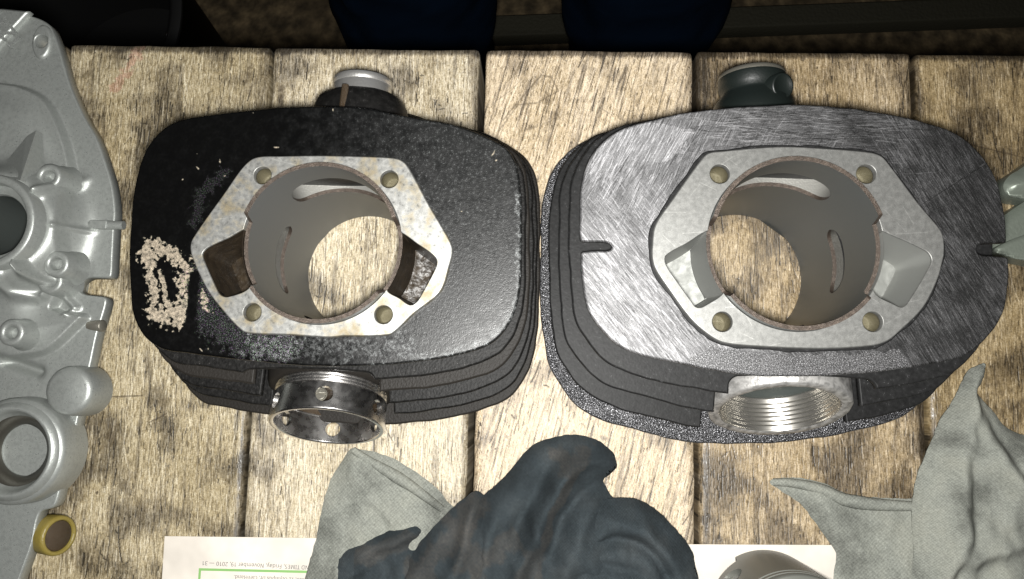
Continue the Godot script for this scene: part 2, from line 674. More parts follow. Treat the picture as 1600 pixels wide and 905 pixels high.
func bench_textures() -> void:
	var w := 2048
	var h := 1024
	var fine := nz(1, 0.6, w, h, 2, FastNoiseLite.TYPE_SIMPLEX_SMOOTH, 2048, 90)      # long thin grain lines
	var mid := nz(2, 0.06, w, h, 3, FastNoiseLite.TYPE_SIMPLEX_SMOOTH, 2048, 64)
	var slant := nz(9, 0.16, w, h, 3, FastNoiseLite.TYPE_SIMPLEX_SMOOTH, 2048, 40)
	var fleck := nz(3, 0.30, w, h, 3, FastNoiseLite.TYPE_SIMPLEX_SMOOTH, 2048, 300)
	var blotch := nz(4, 0.012, w, h, 4, FastNoiseLite.TYPE_SIMPLEX_SMOOTH, 1024, 256)
	var dirt := nz(5, 0.008, w, h, 5)
	var grit := nz(6, 0.3, w, h, 2)
	var wh := white(8, 65536)
	var stain := PackedByteArray()
	stain.resize(w * h)
	var red := stain.duplicate()
	var rng := RandomNumberGenerator.new()
	rng.seed = 31
	var k := w / 660.0
	for i in 240:   # pores, nail dents and drips
		var r := 0.8 + 2.6 * pow(rng.randf(), 4.0)
		spot(stain, w, h, Vector2(rng.randf() * w, rng.randf() * h), Vector2(r, r * (1.0 + 0.8 * rng.randf())), rng.randf() * 0.6, 0.4 + 0.5 * rng.randf(), i, 0.4)
	for i in 50:    # smudges
		spot(stain, w, h, Vector2(rng.randf() * w, rng.randf() * h), Vector2(4 + 10 * rng.randf(), 10 + 34 * rng.randf()), rng.randf_range(-0.3, 0.3), 0.10 + 0.25 * rng.randf(), 300 + i, 1.6)
	for i in 120:    # scratches and saw marks
		var a := Vector2(rng.randf() * w, rng.randf() * h)
		var b := a + Vector2.from_angle(rng.randf_range(0.8, 2.4) if i % 3 else rng.randf() * TAU) * rng.randf_range(15, 110)
		stroke(stain if i % 4 else red, w, h, PackedVector2Array([a, a.lerp(b, 0.5) + Vector2(rng.randf() - 0.5, rng.randf() - 0.5) * 8.0, b]), 0.9, 0.3 if i % 4 else 0.0, i, 0.9, 0.2)
	for s in [[-165, -169, 3.5, 10, 0.1, 0.7], [-161, -163, 3, 9, 0, 0.5], [-254, -170, 3, 12, -0.1, 0.6], [-257, -155, 5, 14, 0.2, 0.5], [-247, -175, 6, 3, 0.5, 0.35], [-145.5, -158, 3, 7, 0, 0.75], [-146, -162, 5, 3, 0, 0.6], [-7, -142, 2.6, 4, 0.9, 0.7], [7.6, -150, 5, 3, 0.6, 0.5], [5, -146, 3, 5, 0.4, 0.4], [3, -157, 4, 3, 0.4, 0.4], [42, -148, 1.6, 1.8, 0, 0.9], [35, 24.5, 3.4, 2, 0.2, 0.8], [45, 24, 1.5, 1, 0, 0.8], [59, 45, 1.5, 1.6, 0, 0.6], [85, 63, 1.6, 2.6, 0, 0.9], [-226, 30, 4, 16, 0.1, 0.45], [-214, 50, 4, 12, 0, 0.45], [-205, 65, 4, 12, 0, 0.5], [-196, 62, 5, 10, 0.2, 0.3], [-238, 30, 3, 10, 0, 0.5], [-100, 34, 1.6, 1.6, 0, 0.8], [-89, 22, 1.5, 1.4, 0, 0.7], [-130, 47, 1.6, 1.6, 0, 0.8], [-120, 28, 1.4, 1.4, 0, 0.7], [215, -120, 8, 24, 0, 0.45], [225, -140, 6, 12, 0, 0.5], [236, -10, 12, 6, 0.3, 0.55], [245, 2, 10, 6, 0.1, 0.5], [120, 55, 18, 22, 0.2, 0.28], [150, 45, 9, 14, 0.1, 0.42], [170, 30, 12, 20, 0, 0.3], [100, 40, 8, 25, 0, 0.25], [-250, 60, 10, 16, 0, 0.4], [-247, -140, 6, 10, 0, 0.4], [60, -170, 5, 10, 0, 0.3], [228, -60, 10, 30, 0, 0.35], [-60, -178, 8, 5, 0, 0.4], [-100, -183, 20, 3, 0, 0.5], [-40, -180, 3, 12, 0, 0.55]]:
		spot(stain, w, h, (Vector2(s[0], s[1]) - BENCH_RECT.position) * k, Vector2(s[2], s[3]) * k, s[4], s[5] * 0.85, int(s[0] * 7), 1.1)
	for l in [[8, -163, 4, -171, -1.5, -172, -16, -154, -22, -146], [8, -163, -4, -156, -14, -155], [-14, -155, -24, -140, -30, -120]]:
		stroke(stain, w, h, scaled(l, k), 1.7, 0.42, 5, 1.0, 0.15)
	stroke(red, w, h, scaled([-227, -186, -231, -176, -240, -162], k), 9.0, 0.3, 11, 1.6, 0.05)
	for l in [[190, -128, 215, -121, 250, -112], [150, -150, 200, -143, 260, -128], [95, 32, 99, 29], [-240, 10, -210, 8], [-205, 22, -196, 17]]:
		stroke(stain, w, h, scaled(l, k), 1.5, 0.6, 3, 0.7, 0.1)
	var col := PackedByteArray()
	col.resize(w * h * 3)
	var hgt := PackedByteArray()
	hgt.resize(w * h)
	var rgh := PackedByteArray()
	rgh.resize(w * h)
	var pale := PackedByteArray()
	pale.resize(w * h)
	var vein := pale.duplicate()
	for i in 42000:
		var a := Vector2(rng.randf() * w, rng.randf() * h)
		var wx := BENCH_RECT.position.x + a.x / k
		var lean := PI / 2 + rng.randfn(0.0, 0.03)
		if wx > SEAM[3] and wx < SEAM[4]:
			lean += 0.23
		scratch(pale if i % 5 < 3 else vein, w, h, a, Vector2.from_angle(lean), 4.0 + 60.0 * pow(rng.randf(), 3.0), int(255 * (0.1 + 0.9 * pow(rng.randf(), 2.5))), 1 + (i % 7) / 4, rng.randfn(0.0, 0.004))
	for i in 2500:
		scratch(vein if i % 2 else pale, w, h, Vector2(rng.randf() * w, rng.randf() * h), Vector2.from_angle(rng.randf() * TAU), 2.0 + 14.0 * pow(rng.randf(), 3.0), int(255 * (0.3 + 0.7 * rng.randf())), 1 + i % 2, rng.randfn(0.0, 0.1))
	var tint := [[0.97, 0.96, 0.90, 0.06], [0.95, 0.945, 0.88, 0.05], [1.0, 1.0, 0.96, -0.06], [1.04, 1.01, 0.95, -0.14], [0.92, 0.885, 0.81, 0.13], [0.88, 0.845, 0.75, 0.18]]
	for x in w:
		var wx := BENCH_RECT.position.x + x / k
		var p := 0
		while p < 5 and wx > SEAM[p + 1]:
			p += 1
		var edge := minf(wx - SEAM[p], SEAM[p + 1] - wx)
		var edge_dirt := clampf(1.0 - edge / 9.0, 0, 1)
		var tn: Array = tint[p]
		var diag := p == 3
		for y in h:
			var i := y * w + x
			var sx := x
			if diag:   # the third plank's grain runs askew
				sx = (x + int(y * 0.24)) % w
			var j := y * w + sx
			var f := fine[j] / 255.0
			var mdl := mid[j] / 255.0
			var bl := blotch[i] / 255.0
			var dr := dirt[i] / 255.0
			var fl := fleck[i] / 255.0
			var gr := grit[i] / 255.0
			var ns := wh[(i * 7 + y * 131) & 65535] / 255.0
			# pale worn fibres over darker soaked-in grain
			var worn := clampf(0.62 + 1.1 * (f - 0.5) + 0.8 * (fl - 0.5) + 0.7 * (gr - 0.5) + 0.5 * (bl - 0.5) - tn[3] * 1.3, 0, 1)
			var dark := clampf((0.36 - mdl) * 5.0, 0, 1) * 0.35 + clampf((0.34 - f) * 6.0, 0, 1) * 0.40
			if diag:
				dark += clampf((0.33 - slant[j] / 255.0) * 9.0, 0, 1) * 0.6
			dark += clampf((dr - 0.52 + tn[3] * 0.8) * 3.4, 0, 1) * (0.34 + 0.3 * mdl)
			dark += edge_dirt * clampf(0.1 + 1.6 * (mid[(y >> 3) * w + x] / 255.0 - 0.3), 0, 1) * 1.05
			dark += clampf((0.27 - fl) * 6.0, 0, 1) * 0.45 + clampf((0.2 - gr) * 6.0, 0, 1) * 0.3
			var y_mm := BENCH_RECT.position.y + y / k
			dark += clampf((-183.5 - y_mm + 3.0 * mdl) * 0.5, 0, 1) * 0.6
			dark = clampf(dark + vein[i] / 255.0 * (0.25 + 0.9 * clampf(dr * 2.2 - 0.65, 0, 1)) - pale[i] / 255.0 * 0.16, 0, 1.15)
			worn = clampf(worn + pale[i] / 255.0 * 0.6, 0, 1.2)
			var st := stain[i] / 255.0
			var L := lerpf(0.55, 0.80, worn) * lerpf(1.0, 0.34, minf(dark, 1.0)) * (0.88 + 0.24 * ns)
			var rd := red[i] / 255.0
			var warm := lerpf(0.895, 0.945, worn) - 0.02 * dark
			var blue := lerpf(0.715, 0.865, worn) - 0.02 * dark
			var r: float = lerpf(L * tn[0], 0.20, st * 0.8)
			var g: float = lerpf(L * tn[1] * warm, 0.165, st * 0.8) * lerpf(1.0, 0.68, rd)
			var b: float = lerpf(L * tn[2] * blue, 0.125, st * 0.8) * lerpf(1.0, 0.74, rd)
			col[3 * i] = int(clampf(r, 0, 1) * 255.0)
			col[3 * i + 1] = int(clampf(g, 0, 1) * 255.0)
			col[3 * i + 2] = int(clampf(b, 0, 1) * 255.0)
			hgt[i] = int(clampf(0.55 + 0.3 * (pale[i] - vein[i]) / 255.0 + 0.35 * (f - 0.5) + 0.35 * (fl - 0.5) - 0.3 * dark - 0.25 * st + 0.15 * (mdl - 0.5), 0, 1) * 255.0)
			rgh[i] = int(clampf(0.34 + 0.24 * worn + 0.2 * (gr - 0.5) - 0.08 * st, 0.2, 0.95) * 255.0)
	var m := StandardMaterial3D.new()
	m.albedo_texture = tex(col, w, h, true)
	m.roughness_texture = tex(rgh, w, h, false)
	m.roughness_texture_channel = BaseMaterial3D.TEXTURE_CHANNEL_RED
	m.metallic_specular = 0.5
	relief(m, tex(hgt, w, h, false), 0.30)
	M.bench = m

func scaled(c: Array, k: float, origin := BENCH_RECT.position) -> PackedVector2Array:
	var q := PackedVector2Array()
	for p in pairs(c):
		q.append((p - origin) * k)
	return q

const FACE_RECT := Rect2(-100, -75, 200, 150)

func left_face_texture() -> void:
	var w := 1024
	var h := 768
	var k := w / 200.0
	var o := FACE_RECT.position
	var pale := PackedByteArray()
	pale.resize(w * h)
	var stripe := pale.duplicate()
	var grain := pale.duplicate()
	var scuff := pale.duplicate()
	stroke(pale, w, h, scaled([-76.5, 6.0, -75.5, 1.8, -73.1, 0.4, -70.0, 3.7, -66.8, 3.1, -64.3, 5.8], k, o), 17, 1.0, 1, 1.0)
	stroke(pale, w, h, scaled([-73.7, 6.0, -73.6, 14.2, -72.2, 18.3, -71.2, 23.8], k, o), 14, 0.95, 2, 1.1)
	stroke(pale, w, h, scaled([-61.4, 7.9, -57.8, 11.2, -59.1, 16.7, -57.5, 23.5, -58.1, 28.9, -59.5, 33.0], k, o), 19, 0.8, 3, 1.5)
	stroke(pale, w, h, scaled([-70.1, 30.0, -67.2, 31.8, -63.0, 30.4, -59.1, 30.3], k, o), 24, 0.95, 4, 1.0)
	stroke(pale, w, h, scaled([-69.3, 12.8, -67.2, 18.2, -65.9, 25.0, -63.1, 29.0], k, o), 7, 0.9, 5, 1.0)
	stroke(pale, w, h, scaled([-50.4, 22.0, -48.3, 28.7], k, o), 9, 0.7, 6, 1.8)
	stroke(stripe, w, h, scaled([-54.3, 13.9, -54.6, 24.8, -54.7, 38.3, -54.7, 45.1], k, o), 15, 1.0, 7, 0.3)
	stroke(grain, w, h, scaled([-52.5, 16.6, -45.8, 32.7, -31.6, 40.5, -15.2, 42.8], k, o), 46, 0.9, 8, 0.8)
	stroke(grain, w, h, scaled([-55.8, -9.6, -53.9, -22.3, -44.8, -30.9], k, o), 16, 0.6, 9, 1.2)
	stroke(scuff, w, h, scaled([-27.3, 44.4, -12.5, 42.8, 6.4, 43.7, 27.9, 43.2, 38.5, 41.7], k, o), 30, 0.8, 10, 1.5, 0.03)
	stroke(scuff, w, h, scaled([81.8, -24.5, 83.3, -2.4, 82.8, 19.3, 79.6, 30.1, 71.8, 38.3, 58.6, 43.3, 41.4, 46.9], k, o), 7, 1.0, 12, 1.6, 0.03)
	var fl := scaled([-57.4, -39.3, -56.7, -33.0, -47.1, -36.6, -62.7, -27.8, -44.7, -29.5, -23.2, -42.6, -34.0, -57.9, 1.0, -59.5, 71.0, -41.1, 72.4, -38.3, 58.1, -15.7, -49.0, 45.7, -46.3, 44.9], k, o)
	for i in fl.size():
		spot(pale, w, h, fl[i], Vector2(3 + 3 * (i % 3), 2.0), 0.7 * (i % 5), 0.9, i, 0.8)
	var n1 := nz(21, 0.35, w, h, 2)
	var n2 := nz(22, 0.03, w, h, 4)
	var n3 := nz(23, 0.09, w, h, 3)
	var st := nz(24, 0.5, w, h, 2, FastNoiseLite.TYPE_SIMPLEX_SMOOTH, 1024, 60)
	var wh := white(25, 65536)
	var col := PackedByteArray()
	col.resize(w * h * 3)
	var hgt := PackedByteArray()
	hgt.resize(w * h)
	var rgh := PackedByteArray()
	rgh.resize(w * h)
	for y in h:
		for x in w:
			var i := y * w + x
			var a := n1[i] / 255.0
			var b := n2[i] / 255.0
			var c := n3[i] / 255.0
			var s := wh[(i * 5 + y * 77) & 65535] / 255.0
			var right := clampf((x - 400.0 + (b - 0.5) * 160.0) / 330.0, 0, 1)    # lighter and grainier towards the right
			var sp := 1.0 - stripe[i] / 255.0
			var p := smoothstep(0.28, 0.66, pale[i] / 255.0 * sp * (0.2 + 0.45 * a + 1.0 * c)) * 0.92
			var g := grain[i] / 255.0 * sp
			var sc := scuff[i] / 255.0 * clampf((a + c - 0.75) * 2.5, 0, 1)
			var L := 0.03 + 0.06 * right * (0.5 + 1.0 * a)
			L += g * clampf((a - 0.5) * 4.0, 0, 1) * 0.34
			L += right * clampf((a * 0.6 + c * 0.55 - 0.70) * 5.0, 0, 1) * 0.28
			L += sc * 0.24
			L += clampf((st[i] / 255.0 - 0.70) * 5.0, 0, 1) * right * 0.10
			var halo := smoothstep(0.04, 0.4, pale[i] / 255.0 * sp * (0.4 + a)) * 0.22
			L = lerpf(L, 0.36, halo)
			L = lerpf(L, 0.52 + 0.40 * (a - 0.5) + 0.35 * (c - 0.5) + 0.20 * (s - 0.5), p)
			var tint := g * (s - 0.5) * 0.1
			col[3 * i] = int(clampf(L * lerpf(0.98, 1.04, p) + tint, 0, 1) * 255.0)
			col[3 * i + 1] = int(clampf(L * lerpf(1.0, 0.955, p) - tint, 0, 1) * 255.0)
			col[3 * i + 2] = int(clampf(L * lerpf(1.0 - halo * 0.6, 0.84, p) + tint * 1.5, 0, 1) * 255.0)
			hgt[i] = int(clampf(0.5 + (0.16 + 0.5 * g + 0.22 * right) * (a - 0.5) + 0.25 * (c - 0.5) * (1.0 - p) - 0.04 * p, 0, 1) * 255.0)
			rgh[i] = int(clampf(0.25 + 0.15 * right + 0.16 * (b - 0.5) + 0.12 * (c - 0.5) + 0.3 * p + 0.1 * g, 0.2, 1) * 255.0)
	var m := StandardMaterial3D.new()
	m.albedo_texture = tex(col, w, h, true)
	m.roughness_texture = tex(rgh, w, h, false)
	m.roughness_texture_channel = BaseMaterial3D.TEXTURE_CHANNEL_RED
	m.metallic_specular = 0.42
	relief(m, tex(hgt, w, h, false), 0.14)
	M.left_face = m

func right_face_texture() -> void:
	var w := 1024
	var h := 768
	var k := w / 200.0
	var o := FACE_RECT.position
	var patch := scaled([-66.8, -50.3, -54.8, -51.8, -40.1, -48.4, -43.6, -40.9, -49.4, -35.8, -57.4, -33.8, -66.7, -35.0, -77.4, -30.8, -84.0, -25.2, -82.8, -36.2, -77.5, -43.2], k, o)
	var grit_at := scaled([-45.7, 49.8, -34.1, 41.8, -26.4, 42.9, -11.0, 44.1, 10.7, 44.1, 33.6, 41.8, 41.2, 41.4, 45.9, 49.0, 21.8, 53.9, -16.3, 55.5, -36.7, 53.5], k, o)
	var line := nz(31, 0.5, 1024, 1024, 2, FastNoiseLite.TYPE_SIMPLEX_SMOOTH, 1024, 110)    # stroke noise, sampled along turned axes
	var n1 := nz(32, 0.4, w, h, 2)
	var n2 := nz(33, 0.02, w, h, 4)
	var n3 := nz(34, 0.008, w, h, 3)
	var wh := white(35, 65536)
	var col := PackedByteArray()
	col.resize(w * h * 3)
	var hgt := PackedByteArray()
	hgt.resize(w * h)
	var rgh := PackedByteArray()
	rgh.resize(w * h)
	var light := PackedByteArray()
	light.resize(w * h)
	var deep := light.duplicate()
	var rng := RandomNumberGenerator.new()
	rng.seed = 17
	for i in 26000:
		var a := Vector2(rng.randf() * w, rng.randf() * h)
		var j := Vector2(rng.randfn(0.0, 38.0), rng.randfn(0.0, 38.0))
		var q := a + j
		var turn := 0.88
		if q.y < 190 and q.x > 340 and q.x < 720:
			turn = 0.03
		elif q.x > 600:
			turn = 1.02
		elif q.y < 300:
			turn = -1.08
		turn += rng.randfn(0.0, 0.07)
		scratch(light if i % 5 < 3 else deep, w, h, a, Vector2.from_angle(turn), rng.randf_range(8, 55), int(255 * (0.15 + 0.85 * pow(rng.randf(), 2.5))), 1 if i % 6 else 2, rng.randfn(0.0, 0.002))
	var pbox := Rect2(patch[0], Vector2.ZERO)
	for p in patch:
		pbox = pbox.expand(p)
	var gbox := Rect2(grit_at[0], Vector2.ZERO)
	for p in grit_at:
		gbox = gbox.expand(p)
	for y in h:
		for x in w:
			var i := y * w + x
			var a := n1[i] / 255.0
			var b := n2[i] / 255.0
			var c := n3[i] / 255.0
			var s := wh[(i * 5 + y * 77) & 65535] / 255.0
			var wob := (b - 0.5) * 60.0
			var pt := Vector2(x + wob * 0.3, y + wob * 0.3)
			var wt := smoothstep(215.0, 150.0, y - wob) * smoothstep(300.0, 380.0, x) * smoothstep(760.0, 680.0, x)
			var wr := smoothstep(520.0, 690.0, x + wob)
			var wu := smoothstep(350.0, 250.0, y + wob * 0.6)
			var lA := line[((x + 300) & 1023) << 10 | int(y * 1.25 + 400.0) & 1023]
			var lB := line[(int(x * 0.5 + y * 0.86) & 1023) << 10 | int(x * 1.07 - y * 0.62 + 3000.0) & 1023]
			var lC := line[(int(x * 0.48 - y * 0.88 + 3000.0) & 1023) << 10 | int(x * 1.1 + y * 0.6) & 1023]
			var lD := line[(int(x * 0.64 + y * 0.77) & 1023) << 10 | int(x * 0.96 - y * 0.8 + 3000.0) & 1023]
			var l1 := lerpf(lerpf(lerpf(lD, lC, wu), lB, wr), lA, wt) / 255.0
			var l2 := line[(int(x * 0.9 + y * 0.4 + 300.0) & 1023) << 10 | int(x * 0.3 - y * 0.6 + 2000.0) & 1023] / 255.0
			var bare := 0.76 - 0.68 * clampf((x - 200.0) / 720.0, 0, 1) + (c - 0.5) * 0.35 + (b - 0.5) * 0.18
			if pbox.has_point(pt) and Geometry2D.is_point_in_polygon(pt, patch):
				bare += 0.42
			var L := 0.11 + 0.36 * clampf(bare, 0.0, 1.0) + (l1 - 0.5) * 0.22 + (light[i] * (0.13 + 0.18 * clampf(bare, 0.0, 1.0)) - deep[i] * 0.18) / 255.0
			L += (a - 0.5) * 0.20 + (s - 0.5) * 0.10
			var rough := 0.48 + 0.15 * (1.0 - bare)
			var hh := 0.5 + 0.2 * (l1 - 0.5) + 0.2 * (a - 0.5) + 0.3 * (light[i] - deep[i]) / 255.0
			if gbox.has_point(pt) and Geometry2D.is_point_in_polygon(pt, grit_at):
				L = 0.20 + 0.6 * clampf((a - 0.45) * 2.2, 0, 1) + 0.2 * (s - 0.5)
				hh = 0.5 + 0.9 * (a - 0.5)
				rough = 0.45
			L = clampf(L, 0.05, 0.92)
			col[3 * i] = int(L * 253.0)
			col[3 * i + 1] = int(L * 252.0)
			col[3 * i + 2] = int(L * 255.0)
			hgt[i] = int(clampf(hh, 0, 1) * 255.0)
			rgh[i] = int(clampf(rough + 0.1 * (b - 0.5), 0.2, 1) * 255.0)
	var m := StandardMaterial3D.new()
	m.albedo_texture = tex(col, w, h, true)
	m.roughness_texture = tex(rgh, w, h, false)
	m.roughness_texture_channel = BaseMaterial3D.TEXTURE_CHANNEL_RED
	m.metallic = 0.4
	relief(m, tex(hgt, w, h, false), 0.06)
	M.right_face = m

func flange_texture(seed_: int, tan_stain: float, bright: float, metal: float, rough0: float) -> StandardMaterial3D:
	var w := 768
	var h := 576
	var n1 := nz(seed_, 0.45, w, h, 2)
	var n2 := nz(seed_ + 1, 0.015, w, h, 4)
	var n3 := nz(seed_ + 2, 0.06, w, h, 4)
	var wh := white(seed_ + 3, 65536)
	var scr := PackedByteArray()
	scr.resize(w * h)
	var rng := RandomNumberGenerator.new()
	rng.seed = seed_
	for i in 150:
		var a := Vector2(rng.randf() * w, rng.randf() * h)
		stroke(scr, w, h, PackedVector2Array([a, a + Vector2.from_angle(rng.randf_range(-0.9, 1.2)) * rng.randf_range(8, 70)]), 0.9, 0.3 + 0.7 * rng.randf(), i, 0.6, 0.2)
	var col := PackedByteArray()
	col.resize(w * h * 3)
	var hgt := PackedByteArray()
	hgt.resize(w * h)
	var rgh := PackedByteArray()
	rgh.resize(w * h)
	for i in w * h:
		var a := n1[i] / 255.0
		var b := n2[i] / 255.0
		var c := n3[i] / 255.0
		var t := clampf((b * 0.75 + c * 0.3 - 0.48) * 2.6, 0, 1) * tan_stain
		var L := bright + (a - 0.5) * 0.12 + (c - 0.5) * (0.05 + 0.08 * tan_stain) + (scr[i] / 255.0) * 0.10 + (wh[(i * 3) & 65535] / 255.0 - 0.5) * 0.05 - t * 0.1
		L -= clampf((0.25 - c) * 4.0, 0, 1) * 0.15 * tan_stain
		col[3 * i] = int(clampf(L, 0, 1) * 255.0)
		col[3 * i + 1] = int(clampf(L * (1.0 - 0.07 * t), 0, 1) * 255.0)
		col[3 * i + 2] = int(clampf(L * (0.98 - 0.20 * t), 0, 1) * 255.0)
		hgt[i] = int(clampf(0.5 + 0.4 * (a - 0.5) + 0.3 * (c - 0.5) - 0.3 * scr[i] / 255.0, 0, 1) * 255.0)
		rgh[i] = int(clampf(rough0 + 0.10 * (c - 0.5) + 0.15 * t, 0.15, 1) * 255.0)
	var m := StandardMaterial3D.new()
	m.albedo_texture = tex(col, w, h, true)
	m.roughness_texture = tex(rgh, w, h, false)
	m.roughness_texture_channel = BaseMaterial3D.TEXTURE_CHANNEL_RED
	m.metallic = metal
	relief(m, tex(hgt, w, h, false), 0.03)
	return m

func cloth_texture(seed_: int, base: Color, stain_ridge_col: Color, amount: float, patchy := 0.55, streaks := []) -> StandardMaterial3D:
	var w := 1024
	var n1 := nz(seed_, 0.006, w, w, 4)
	var n2 := nz(seed_ + 1, 0.09, w, w, 3)
	var n3 := nz(seed_ + 2, 0.4, w, w, 2)
	var wh := white(seed_ + 3, 65536)
	var col := PackedByteArray()
	col.resize(w * w * 3)
	var hgt := PackedByteArray()
	hgt.resize(w * w)
	var dust_ridge_light := PackedByteArray()
	dust_ridge_light.resize(w * w)
	for q in streaks:  # brown marks that also paint light along the fold ridges
		stroke(dust_ridge_light, w, w, scaled(q[0], w / 180.0, Vector2(-90, -90)), q[1] * w / 180.0, q[2], int(q[1] * 10), 1.3, 0.012)
	for y in w:
		for x in w:
			var i := y * w + x
			var a := n1[i] / 255.0
			var b := n2[i] / 255.0
			var c := n3[i] / 255.0
			var s := wh[(i * 5 + y * 77) & 65535] / 255.0
			var weave := 0.5 + 0.25 * sin((x + y) * 0.9 + b * 2.0) + 0.2 * sin((x - y) * 0.7)
			var t := clampf((a - 0.42) * 1.6, 0, 1) * amount
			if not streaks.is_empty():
				t = clampf(t * 0.3 + dust_ridge_light[i] / 255.0 * (0.6 + 0.6 * b), 0, 1)
			var L := 0.86 + 0.14 * weave + 0.16 * (b - 0.5) + 0.20 * (c - 0.5) + 0.16 * (s - 0.5) + patchy * (a - 0.5)
			var lint := 1.0 if s > 0.997 and c > 0.55 else 0.0
			var q := base.lerp(stain_ridge_col, t)
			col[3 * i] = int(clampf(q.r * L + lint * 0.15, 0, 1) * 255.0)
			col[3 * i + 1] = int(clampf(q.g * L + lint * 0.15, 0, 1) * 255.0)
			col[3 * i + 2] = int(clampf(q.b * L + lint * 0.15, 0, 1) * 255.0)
			hgt[i] = int(clampf(0.5 + 0.3 * (weave - 0.5) + 0.4 * (b - 0.5) + 0.25 * (c - 0.5), 0, 1) * 255.0)
	var m := StandardMaterial3D.new()
	m.albedo_texture = tex(col, w, w, true)
	m.roughness = 0.95
	m.metallic_specular = 0.25
	relief(m, tex(hgt, w, w, false), 0.24)
	return m

func make_materials() -> void:
	bench_textures()
	left_face_texture()
	right_face_texture()
	var grain := noise_tex(41, 0.06, 4, 0.0, 1.0)
	var fine := noise_tex(42, 0.22, 3, 0.0, 1.0)
	var grime := noise_tex(43, 0.02, 5, 0.5, 1.0)
	M.left_flange = flange_texture(51, 1.0, 0.62, 0.72, 0.44)
	M.right_flange = flange_texture(61, 0.0, 0.53, 0.7, 0.45)
	M.fin_black = relief(tri(std(Color(0.014, 0.015, 0.015), 0.5), 0.02), grain, 0.10)
	M.fin_black.albedo_color = Color(0.28, 0.27, 0.26).linear_to_srgb()
	M.fin_black.albedo_texture = chip_tex(44, 0.19, 0.7, 0.80, 0.08)
	M.fin_brown = relief(tri(std(Color(0.018, 0.016, 0.014), 0.52), 0.02), grain, 0.14)
	M.fin_smooth = relief(tri(std(Color(0.017, 0.019, 0.021), 0.48), 0.02), grain, 0.03)
	M.fin_smooth.albedo_color = Color(0.36, 0.36, 0.365).linear_to_srgb()
	M.fin_smooth.albedo_texture = chip_tex(56, 0.21, 0.8, 0.82, 0.05)
	M.fin_grit = relief(tri(std(Color(0.34, 0.34, 0.36), 0.34, 0.5), 0.0078), noise_tex(57, 0.33, 2, 0.0, 1.0), 0.7)
	M.fin_grit.albedo_texture = noise_tex(45, 0.36, 2, -0.9, 1.7)
	for q in ["fin_black", "fin_brown", "fin_smooth"]:
		M[q].metallic_specular = 0.27
	M.liner = relief(tri(std(Color(0.135, 0.14, 0.14), 0.48, 0.35), 0.01), noise_tex(46, 0.02, 4, 0.3, 0.7), 0.03)
	M.liner_right = relief(tri(std(Color(0.11, 0.117, 0.115), 0.42, 0.4), 0.01), noise_tex(47, 0.025, 4, 0.3, 0.7), 0.04)
	M.liner.metallic_specular = 0.35
	M.liner_right.metallic_specular = 0.4
	M.liner_rim = relief(tri(std(Color(0.11, 0.085, 0.068), 0.42, 0.5), 0.03), fine, 0.2)
	M.liner_rim.albedo_texture = noise_tex(58, 0.02, 4, 0.7, 1.0)
	M.oily = relief(tri(std(Color(0.05, 0.036, 0.022), 0.42), 0.015), noise_tex(48, 0.05, 4, 0.0, 1.0, 512), 0.25)
	M.oily.albedo_texture = grime
	M.clean_cast = relief(tri(std(Color(0.26, 0.265, 0.25), 0.6, 0.3), 0.03), grain, 0.06)
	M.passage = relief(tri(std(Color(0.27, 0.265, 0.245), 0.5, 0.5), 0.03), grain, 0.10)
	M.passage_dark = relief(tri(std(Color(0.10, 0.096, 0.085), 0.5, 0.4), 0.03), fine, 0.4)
	M.seal = std(Color(0.07, 0.066, 0.055), 0.3, 0.5)
	M.cast = relief(tri(std(Color(0.37, 0.388, 0.37), 0.42, 0.5), 0.02), fine, 0.10)
	M.cast.albedo_texture = chip_tex(49, 0.93, 0.55, 0.72, 0.09)
	M.hole = relief(tri(std(Color(0.13, 0.115, 0.07), 0.5, 0.2), 0.05), fine, 0.3)
	M.alu = relief(tri(std(Color(0.62, 0.61, 0.59), 0.35, 0.8), 0.02), grain, 0.1)
	M.bright = relief(tri(std(Color(0.50, 0.49, 0.475), 0.5, 0.5), 0.03), grain, 0.12)
	M.bright.albedo_texture = noise_tex(59, 0.015, 5, 0.45, 1.3)
	M.chrome = std(Color(0.75, 0.735, 0.72), 0.13, 1.0)
	M.chrome.roughness_texture = noise_tex(50, 0.02, 5, 0.55, 1.0)
	M.chrome.roughness_texture_channel = BaseMaterial3D.TEXTURE_CHANNEL_RED
	M.chrome.roughness = 0.36
	tri(M.chrome, 0.02)
	M.rubber = relief(tri(std(Color(0.007, 0.010, 0.009), 0.42), 0.02), grain, 0.05)
	M.thread = std(Color(0.52, 0.50, 0.46), 0.27, 0.9)
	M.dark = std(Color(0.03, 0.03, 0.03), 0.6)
	M.dark_cast = relief(tri(std(Color(0.07, 0.08, 0.075), 0.45, 0.3), 0.03), grain, 0.15)
	M.yellow = relief(tri(std(Color(0.20, 0.155, 0.035), 0.45), 0.02), grain, 0.2)
	M.rust = relief(tri(std(Color(0.05, 0.032, 0.016), 0.5), 0.04), fine, 0.5)
	M.steel = relief(tri(std(Color(0.20, 0.19, 0.16), 0.4, 0.6), 0.03), grain, 0.1)
	M.piston = relief(tri(std(Color(0.135, 0.137, 0.122), 0.42, 0.25), 0.03), fine, 0.03)
	M.lever = relief(tri(std(Color(0.20, 0.225, 0.19), 0.42, 0.4), 0.015), grain, 0.12)
	M.grey_cloth = cloth_texture(71, Color(0.56, 0.57, 0.54), Color(0.40, 0.40, 0.37), 0.8)
